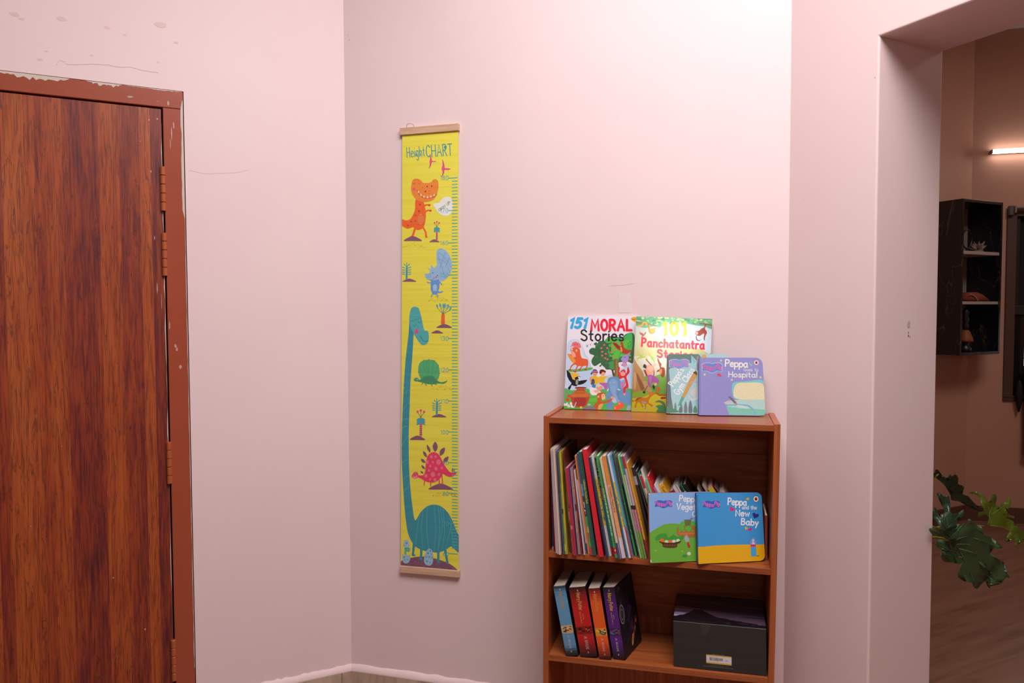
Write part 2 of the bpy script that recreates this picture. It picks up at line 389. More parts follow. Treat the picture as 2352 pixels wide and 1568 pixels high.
def floor_mat():
    t = MT('wood_look_floor_tile', '#6a4a3c', 0.35)
    ang = math.atan2(DL.y, DL.x)
    v = t.coords((1, 1, 1), (0, 0, -ang)); mp = t.n('ShaderNodeMapping'); mp.inputs['Scale'].default_value = (2.2, 26, 1); t.l(v, mp.inputs['Vector'])
    n1 = t.noise(mp.outputs[0], 1.0, 6, 0.62, 0.6)
    t.color(t.ramp(n1, [(0.3, '#74503f'), (0.5, '#8a6350'), (0.7, '#96705c')]))
    t.bump(n1, 0.05, 0.001); return t.m
def slab(name, z0, z1, m):
    bm = nb(); box(bm, -5.2, 6.6, -6.5, 7.0, z0, z1); return structure(mesh_obj(name, bm, m))
slab('floor', -0.1, 0.0, floor_mat()); slab('ceiling', CEIL, CEIL + 0.1, M_CEIL)

# skirting
def tile_mat():
    t = MT('beige_stone_tile', '#c2a893', 0.35)
    n = t.noise(t.coords((4, 4, 1.2)), 5, 7, 0.65, 1.4); t.color(t.ramp(n, [(0.35, '#a98f7c'), (0.55, '#c3ab97'), (0.75, '#cdb8a6')])); return t.m
M_TILE = tile_mat(); M_BEAD = paint('pale_plaster', '#ecd2d2', '#e6c8c8', 0.7)
def baseboard(name, M, cuts, z=0.19):
    r = bpy.data.objects.new(name, None); COL.objects.link(r); r.matrix_world = M; structure(r)
    for a, b in zip(cuts, cuts[1:]): boxo('tile', (a + 0.0006, b - 0.0006, -0.012, 0.0, 0.0, z), M_TILE, r, 0.0012)
    bm = nb(); n = 40; pr = []
    for i in range(n + 1):
        x = cuts[0] + (cuts[-1] - cuts[0]) * i / n; h = 0.019 + random.uniform(-0.003, 0.003)
        pr.append([bm.verts.new((x, y, zz)) for y, zz in ((-0.012, z), (-0.0125, z + 0.004), (-0.003, z + h), (0.0, z + h + 0.002), (0.0, z))])
    for p, q in zip(pr, pr[1:]):
        for k in range(4): bm.faces.new((p[k], q[k], q[k + 1], p[k + 1]))
    mesh_obj('plaster_bead', bm, M_BEAD, r, True); return r
baseboard('baseboard_left', FLW, [-0.483, -0.036, 0.0]); baseboard('baseboard_back', FD, [0.0, 0.6, 1.2, 1.374]); baseboard('baseboard_right', FRW, [0.0, OX0])
def skirt(name, M, a, b):
    r = bpy.data.objects.new(name, None); COL.objects.link(r); r.matrix_world = M; structure(r)
    x = a
    while x < b - 1e-3:
        e = min(b, x + 0.6); boxo('tile', (x + 0.001, e - 0.001, -0.010, 0, 0, 0.1), plain('#6d4a40', 0.4), r, 0.001); x = e
skirt('baseboard_far_left', FF, -3.0, 0.0); skirt('baseboard_far_back', FB, 0.0, 1.8)

# hairline crack above the door, marks on the walls (part of the walls)
def ribbon(name, pts, wd, mat, parent, y=-0.0004):
    v = []; f = []
    for i, (x, z) in enumerate(pts):
        a = pts[max(i - 1, 0)]; b = pts[min(i + 1, len(pts) - 1)]; d = math.hypot(b[0] - a[0], b[1] - a[1])
        nx, nz = -(b[1] - a[1]) / d * wd / 2, (b[0] - a[0]) / d * wd / 2
        v += [(x + nx, y, z + nz), (x - nx, y, z - nz)]
    for i in range(len(pts) - 1): f.append((2 * i, 2 * i + 1, 2 * i + 3, 2 * i + 2))
    return mesh_obj(name, (v, f), mat, parent)
def wob(pts, k=4, amp=0.0015):
    out = []
    for (a, b), (c, d) in zip(pts, pts[1:]):
        for j in range(k): t = j / k; out.append((a + (c - a) * t, b + (d - b) * t + random.uniform(-amp, amp)))
    return out + [pts[-1]]
ribbon('hairline_crack', wob([(-0.785, 2.097), (-0.76, 2.099), (-0.72, 2.107), (-0.68, 2.109), (-0.66, 2.107), (-0.62, 2.11), (-0.59, 2.107), (-0.55, 2.104)]), 0.0009, plain('#bca4a8', 0.8), wl)
ribbon('hairline_crack', wob([(-0.808, 2.09), (-0.797, 2.106), (-0.785, 2.102)]), 0.0007, plain('#c6abae', 0.8), wl)
ribbon('hairline_crack', wob([(-0.47, 1.825), (-0.43, 1.82), (-0.36, 1.826), (-0.30, 1.84)]), 0.0007, plain('#c8b0b3', 0.8), wl)
ribbon('hairline_crack', wob([(0.871, 1.473), (0.905, 1.475), (0.942, 1.481)]), 0.001, plain('#d9c0c2', 0.8), wb)
def spot(parent, x, y, z, rx, rz, mat, name='paint_mark', n=10, axis='y'):
    v = []
    for i in range(n):
        a = 2 * PI * i / n; k = random.uniform(0.75, 1.15)
        v.append((x + rx * k * math.cos(a), y, z + rz * k * math.sin(a)) if axis == 'y' else (x, y + rx * k * math.cos(a), z + rz * k * math.sin(a)))
    return mesh_obj(name, (v, [tuple(range(n))]), mat, parent)
PK = plain('#e6c6c2', 0.6)
for x, z, r in ((-0.90, 2.215, .010), (-0.885, 2.205, .006), (-0.79, 2.22, .010), (-0.83, 2.125, .004), (-0.68, 2.214, .007), (-0.635, 2.20, .005), (-0.72, 2.13, .005), (-0.55, 2.135, .004), (-0.50, 2.2, .006), (-0.54, 2.245, .014), (-0.845, 2.10, .006)):
    spot(wl, x, -0.0004, z, r * 1.2, r * 0.6, PK)
spot(wb, 0.015, -0.0004, 2.30, .004, .003, PK); spot(wb, 0.02, -0.0004, 2.285, .003, .004, PK)
spot(wr, OX0 + 0.0005, 0.128, 1.362, .006, .010, plain('#b9aeb0', 0.7), axis='x')
for dy, dz, r in ((.128, 1.342, .0016), (.128, 1.334, .002), (.134, 1.331, .0013)): spot(wr, OX0 + 0.0005, dy, dz, r, r * 1.6, plain('#6e4a48', 0.7), axis='x')
spot(wr, 0.265, -0.0005, 1.97, .0016, .0016, plain('#c2aeb0', .7)); spot(wr, 0.05, -0.0005, 1.70, .0014, .0014, plain('#c2aeb0', .7))

# door in the left wall -------------------------------------------------
def door_mat():
    t = MT('red_brown_plank_laminate', '#8a3c1e', 0.42, coat=0.06)
    tc = t.n('ShaderNodeTexCoord'); sx = t.n('ShaderNodeSeparateXYZ'); t.l(tc.outputs['Object'], sx.inputs[0])
    # strips about 21 to 45 mm wide, each with a tone of its own
    k = t.math('MULTIPLY', sx.outputs['X'], 30.0)
    wv = t.math('ADD', k, t.math('MULTIPLY', t.math('SINE', t.math('MULTIPLY', k, 1.7)), 0.32)); cell = t.math('FLOOR', wv)
    wn = t.n('ShaderNodeTexWhiteNoise', noise_dimensions='1D'); t.l(cell, wn.inputs['W'])
    cm = t.n('ShaderNodeCombineXYZ'); t.l(t.math('MULTIPLY', sx.outputs['X'], 30.0), cm.inputs['X'])
    t.l(t.math('ADD', t.math('MULTIPLY', sx.outputs['Z'], 4.2), t.math('MULTIPLY', wn.outputs['Value'], 40.0)), cm.inputs['Z'])
    n1 = t.noise(cm.outputs[0], 0.9, 5, 0.58, 1.3)
    cm2 = t.n('ShaderNodeCombineXYZ'); t.l(t.math('MULTIPLY', sx.outputs['X'], 190.0), cm2.inputs['X']); t.l(t.math('ADD', t.math('MULTIPLY', sx.outputs['Z'], 7.0), t.math('MULTIPLY', wn.outputs['Value'], 90.0)), cm2.inputs['Z'])
    n2 = t.noise(cm2.outputs[0], 1.0, 5, 0.65, 0.8)
    f = t.math('ADD', t.math('MULTIPLY', n1, 0.62), t.math('ADD', t.math('MULTIPLY', wn.outputs['Value'], 0.36), t.math('MULTIPLY', n2, 0.26)))
    c = t.ramp(f, DOORRAMP)
    t.color(t.mix(c, t.ramp(n2, [(0.36, 0.42), (0.50, 1.0)]), 0.6, 'MULTIPLY'))
    cm3 = t.n('ShaderNodeCombineXYZ'); t.l(t.math('MULTIPLY', sx.outputs['X'], 46.0), cm3.inputs['X']); t.l(t.math('ADD', t.math('MULTIPLY', sx.outputs['Z'], 2.6), t.math('MULTIPLY', wn.outputs['Value'], 60.0)), cm3.inputs['Z'])
    n3 = t.noise(cm3.outputs[0], 1.2, 5, 0.6, 1.6); ln = t.math('ABSOLUTE', t.math('SUBTRACT', n3, 0.5))
    t.color(t.mix(t.b.inputs['Base Color'].links[0].from_socket, '#4a1a1c', t.ramp(ln, [(0.0, 0.75), (0.012, 0.45), (0.03, 0.0)])))
    t.bump(n2, 0.10, 0.0008); return t.m
def frame_mat():
    t = MT('red_oxide_gloss_paint', '#8a4232', 0.30, coat=0.45)
    v = t.coords((1, 1, 1)); n = t.noise(v, 6, 5, 0.6); sc = t.noise(t.coords((8, 8, 3)), 6, 6, 0.7, 0.8)
    c = t.mix('#a64e34', '#98442c', n)
    t.color(t.mix(c, '#b79a98', t.ramp(sc, [(0.70, 0.0), (0.80, 0.55)])))
    wv = t.n('ShaderNodeTexWave', wave_type='BANDS', bands_direction='Z'); t.l(t.coords((1, 1, 1)), wv.inputs['Vector']); wv.inputs['Scale'].default_value = 60; wv.inputs['Distortion'].default_value = 3
    t.bump(t.math('ADD', t.math('MULTIPLY', wv.outputs['Fac'], 0.03), t.noise(v, 22, 4)), 0.18, 0.002); return t.m
M_FR = frame_mat()
door = bpy.data.objects.new('door_1', None); COL.objects.link(door); door.matrix_world = FLW; structure(door)
JX = -0.5405; HZ = 2.004
boxo('jamb', (JX, DX1 - 0.0025, -0.005, 0.12, 0, HZ + 0.0), M_FR, door, 0.002)
boxo('jamb', (DX0 + 0.0025, -1.397, -0.005, 0.12, 0, HZ), M_FR, door, 0.002)
boxo('head_rail', (DX0 + 0.0025, DX1 - 0.0025, -0.005, 0.12, HZ + 0.0006, DZ - 0.0025), M_FR, door, 0.002)
bm = nb(); box(bm, JX - 0.014, JX, 0.04, 0.12, 0, HZ); box(bm, -1.397, -1.383, 0.04, 0.12, 0, HZ); box(bm, -1.397, JX, 0.04, 0.12, HZ - 0.014, HZ)
mesh_obj('door_stop', bm, plain('#2a1410', 0.7), door)  # near-black colour stands in for the shade in the gap round the leaf
leaf = boxo('door_leaf', (-1.3925, JX - 0.0042, 0.0005, 0.036, 0.008, HZ - 0.004), door_mat(), door, 0.0012)
M_HG = plain('#b05a32', 0.35, coat=0.15)
def knuckles(z0, z1):
    bm = nb(); n = 5; L = (z1 - z0) / n
    for i in range(n):
        spin(bm, [(0.0066, 0), (0.0074, 0.0008), (0.0074, L - 0.0026), (0.0066, L - 0.0018)], 14, (JX - 0.0035, -0.005, z0 + i * L))
    tube(bm, [(JX - 0.0035, -0.005, z0), (JX - 0.0035, -0.005, z1 - 0.002)], 0.0045, 8)
    return mesh_obj('hinge', bm, M_HG, door)
for z0, z1 in ((1.700, 1.832), (1.508, 1.637), (0.884, 1.012), (0.278, 0.406)): knuckles(z0, z1)
# bare plaster along the outer edge of the frame, chipped edges and scuffs on the paint
M_BARE = paint('bare_plaster', '#d8c8bc', '#cbb8ae', 0.85)
def jag(pts_low, pts_high, name, mat, y=-0.0056):
    v = []; f = []
    for (a, b) in zip(pts_low, pts_high): v += [(a[0], y, a[1]), (b[0], y, b[1])]
    for i in range(len(pts_low) - 1): f.append((2 * i, 2 * i + 2, 2 * i + 3, 2 * i + 1))
    return mesh_obj(name, (v, f), mat, door)
def strip_top(x0, x1, dmin, dmax, n=26):
    lo = []; hi = []
    for i in range(n + 1):
        x = x0 + (x1 - x0) * i / n; e = max(0.0, math.sin(PI * i / n)) ** 0.5
        hi.append((x, DZ - 0.003)); lo.append((x, DZ - 0.003 - e * (dmin + (dmax - dmin) * random.random())))
    jag(lo, hi, 'bare_plaster', M_BARE)
strip_top(-0.965, -0.775, 0.006, 0.017); strip_top(-0.735, -0.645, 0.003, 0.012); strip_top(-0.64, -0.485, 0.001, 0.004)
lo = []; hi = []
for i in range(70):
    z = 2.03 - i * 0.025; wd = (0.004 + 0.004 * random.random()) if 1.69 < z < 2.02 else 0.0008 + 0.0015 * random.random()
    hi.append((DX1 - 0.0028, z)); lo.append((DX1 - 0.0028 - wd, z))
jag(lo, hi, 'bare_plaster', M_BARE)
lo = []; hi = []
for i in range(40):
    z = 1.955 - i * 0.04; wd = random.choice((0.0, 0.0008, 0.002, 0.003)) if random.random() < 0.6 else 0.0
    hi.append((JX - 0.0044, z)); lo.append((JX - 0.0046 - wd, z))
jag(lo, hi, 'chipped_edge', plain('#d9b9a4', 0.7), -0.0003)
SCU = plain('#bf9c94', 0.6)
for x, z, a, b in ((-0.625, 2.024, .008, .003), (-0.525, 2.018, .003, .008), (-0.553, 2.02, .0015, .0015), (-0.512, 1.955, .0022, .012), (-0.518, 1.93, .0018, .02), (-0.522, 1.90, .001, .016), (-0.52, 1.298, .003, .007), (-0.517, 1.288, .003, .005), (-0.508, 1.235, .004, .006), (-0.535, 1.36, .002, .012)):
    o = spot(door, x, -0.0058, z, a, b, SCU, 'paint_scuff')
for x, z, a, b in ((-0.555, 1.97, .004, .004), (-0.577, 1.965, .003, .004), (-0.575, 1.815, .003, .005), (-0.57, 1.62, .002, .008), (-0.566, 1.47, .0025, .02), (-0.555, 1.43, .001, .03), (-0.602, 1.9, .002, .002), (-0.70, 0.62, .003, .003), (-0.62, 0.45, .004, .004), (-0.82, 1.02, .0015, .002), (-0.66, 1.66, .001, .001), (-0.9, .8, .002, .002)):
    spot(door, x, -0.0002, z, a * 0.6, b * 0.8, SCU, 'paint_scuff')

# window of the next room -------------------------------------------------
win = bpy.data.objects.new('window_1', None); COL.objects.link(win); win.matrix_world = FB; structure(win)
M_WF = plain('#5d4136', 0.5); M_DK = plain('#14110f', 0.5)
for d in ((0.205, 0.262, -0.012, 0.09, 0.82, 2.02), (1.24, 1.30, -0.012, 0.09, 0.82, 2.02), (0.205, 1.30, -0.012, 0.09, 2.0, 2.05), (0.205, 1.30, -0.012, 0.09, 0.80, 0.835)):
    boxo('window_frame', d, M_WF, win, 0.004)
boxo('transom', (0.262, 1.24, 0.0, 0.05, 1.365, 1.425), plain('#2c2320', 0.5), win, 0.003)
boxo('sash_stile', (0.262, 0.330, 0.02, 0.05, 0.835, 1.365), M_DK, win, 0.002)
for x0 in (0.262, 0.60, 0.92):
    boxo('sash_stile', (x0, x0 + 0.046, 0.02, 0.05, 0.835, 1.365), M_DK, win, 0.002); boxo('sash_stile', (x0, x0 + 0.03, 0.02, 0.05, 1.425, 2.0), M_DK, win, 0.002)
boxo('screen', (0.262, 1.24, 0.055, 0.062, 1.425, 2.0), plain('#191513', 0.8), win)
gl = MT('pane_daylight_glow', '#ffffff', 0.4); gl.b.inputs['Emission Color'].default_value = (0.95, 0.97, 1, 1); gl.b.inputs['Emission Strength'].default_value = 1.0  # daylight from outside put into the pane as its own glow
boxo('pane', (0.262, 1.24, 0.055, 0.062, 1.03, 1.365), gl.m, win); boxo('lower_panel', (0.262, 1.24, 0.055, 0.062, 0.835, 1.03), M_DK, win)
for k in range(6): boxo('grill_bar', (0.262, 1.24, 0.03, 0.036, 0.93 + k * 0.075, 0.936 + k * 0.075), M_DK, win)

# ================================================================== BOOKCASE
BW_ST = [(0.28, '#3f180e'), (0.48, '#8a4022'), (0.66, '#a4532e'), (0.8, '#ac5c36')]
BW_BK = [(0.25, '#682a14'), (0.45, '#a05024'), (0.75, '#bc6a34')]
M_BX = wood('brown_wood_laminate_x', [(0.25, '#7e3818'), (0.45, '#9c5029'), (0.68, '#ad6034')], 'x', 34, 1.4, 0.36, 0.45, 0.05)
M_BZ = wood('brown_wood_laminate_z', [(0.25, '#96481e'), (0.45, '#a8572e'), (0.7, '#b36336')], 'z', 60, 1.2, 0.40, 0.5, 0.05)
M_BBX = wood('brown_back_board_x', BW_BK, 'x', 16, 1.5, 0.5, 0.5); M_BBZ = wood('brown_back_board_z', BW_BK, 'z', 34, 1.4, 0.5, 0.5)
BL_, BR_, BD = 0.722, 1.339, 0.232          # left, right and depth of the bookcase on the back wall
LEAN = 0.0095                               # the case is slightly racked: feet to the left
bc = thing('bookcase', 'brown wood-laminate bookcase with open shelves standing against the pink back wall', 'bookcase', FD @ T(BL_, 0, 0))
W_ = BR_ - BL_; TH = 0.0152
def bpart(name, x0, x1, y0, y1, z0, z1, mat, dz=0.0, bev=0.0008):
    bm = box(nb(), x0, x1, y0, y1, z0, z1, bev)
    for v in bm.verts:
        v.co.x += LEAN * (v.co.z - 1.11) * (v.co.x / W_ * 0.9 + 0.35); v.co.z += dz * v.co.x / W_
    return mesh_obj(name, bm, mat, bc)
bpart('side_panel', 0, TH, -BD, -0.0135, 0, 1.1105, M_BZ); bpart('side_panel', W_ - TH, W_, -BD, -0.0135, 0, 1.1105, M_BZ)
bpart('top_panel', TH, W_ - TH, -BD + 0.0005, -0.0135, 1.0905, 1.1065, M_BX, 0.0012)
bpart('shelf', TH, W_ - TH, -BD + 0.0005, -0.0198, 0.7155, 0.7315, M_BX, 0.005)
bpart('shelf', TH, W_ - TH, -BD + 0.0005, -0.0198, 0.4225, 0.4385, M_BX, 0.012)
bpart('shelf', TH, W_ - TH, -BD + 0.0005, -0.0198, 0.07, 0.086, M_BX)
bpart('plinth', TH, W_ - TH, -BD + 0.012, -BD + 0.026, 0, 0.07, M_BX)
bpart('back_board', TH, W_ - TH, -0.0195, -0.0135, 0.4915, 1.0905, M_BBX); bpart('back_board', TH, W_ - TH, -0.0185, -0.0135, 0.0, 0.4912, M_BBZ)
boxo('batten', (TH + 0.003, W_ - TH - 0.003, -0.0255, -0.0196, 0.985, 0.991), M_BX, bc)
def s1z(u): return 0.7315 + 0.005 * (u - BL_) / W_      # top of the middle shelf at u
def s2z(u): return 0.4385 + 0.012 * (u - BL_) / W_

# ================================================================== BOOKS
M_PAGES = plain('#cfc6bd', 0.8); M_PGW = plain('#d9d4cd', 0.8)
def page_lines(color):
    t = MT('page_edges', color, 0.85); n = t.noise(t.coords((900, 6, 6)), 1.0, 2, 0.5)
    t.color(t.mix(color, '#8f867d', t.ramp(n, [(0.45, 0.0), (0.7, 0.55)]))); return t.m
M_PGL = page_lines('#dcd6d0')
def shelf_book(name, label, u, v, z, w_, d, h, lean, cover, group, segs=(), texts=(), cov2=None, pages=None, rough=0.35, art=None, bulge=0.0, flare=0.0, cat='book', t_=0.0007, yaw=0.0, inset=None, gloss=True):
    """a book standing with its spine to the room, leaning to the left about its lower left edge"""
    r = thing(name, label, cat, FD @ T(u, -v, z) @ RZ(math.radians(yaw)) @ RY(math.radians(-lean)), group)
    ins = 0.0015 if inset is None else inset
    t_ = min(t_, w_ * 0.3)
    def sp(x):  return -bulge * math.sin(PI * min(max(x / w_, 0), 1))
    n = 8 if bulge else 1
    out = [(w_ * i / n, sp(w_ * i / n)) for i in range(n + 1)]
    inn = [(t_ + (w_ - 2 * t_) * i / n, sp(w_ * i / n) + t_) for i in range(n + 1)]
    loop = [(0, d)] + out + [(w_ + flare, d)] + [(w_ + flare - t_, d)] + inn[::-1] + [(t_, d)]
    bm = nb(); lo = [bm.verts.new((x, y, 0)) for x, y in loop]; hi = [bm.verts.new((x, y, h)) for x, y in loop]; N = len(loop)
    for i in range(N): bm.faces.new((lo[i], lo[(i + 1) % N], hi[(i + 1) % N], hi[i]))
    m = len(out) + 2
    for vv in (lo, hi):
        for i in range(m - 1): bm.faces.new((vv[i], vv[i + 1], vv[N - 2 - i], vv[N - 1 - i]))
    bmesh.ops.recalc_face_normals(bm, faces=bm.faces[:])
    mesh_obj('cover', bm, plain(cover, rough, coat=0.15), r)
    bm = nb(); pl = [(t_, d - 0.001)] + [(x, y) for x, y in inn] + [(w_ + flare - t_, d - 0.001)]
    lo = [bm.verts.new((x, y, ins * 0.6)) for x, y in pl]; hi = [bm.verts.new((x, y, h - ins)) for x, y in pl]; N = len(pl)
    for i in range(N): bm.faces.new((lo[i], lo[(i + 1) % N], hi[(i + 1) % N], hi[i]))
    bm.faces.new(lo); bm.faces.new(hi); bmesh.ops.recalc_face_normals(bm, faces=bm.faces[:])
    mesh_obj('pages', bm, pages or M_PGL, r)
    if segs or texts or art:
        mm = 1000.0
        def surf(a, b, off): x = a * w_; return (x, -bulge - 0.00015 - off, (1 - b) * h)
        pg = Page([(0, 0), (w_ * mm, 0), (w_ * mm, h * mm), (0, h * mm)], surf)
        pg.poly([(0, 0), (w_ * mm, 0), (w_ * mm, h * mm), (0, h * mm)], cover)
        for a, b, c in segs: pg.poly([(0, a * h * mm), (w_ * mm, a * h * mm), (w_ * mm, b * h * mm), (0, b * h * mm)], c)
        if art: art(pg, w_ * mm, h * mm)
        for tx, t0, t1, hh, c in texts:    # text running down the spine
            H_ = w_ * mm * hh; pg.text(tx, w_ * mm * (0.5 - hh * 0.42), t0 * h * mm, H_, H_ * 0.15, c, ang=90, width=(t1 - t0) * h * mm)
        pg.build('spine_print', INKG if gloss else INK, r)
    return r
GR = 'thin books leaning in the packed row on the middle shelf'
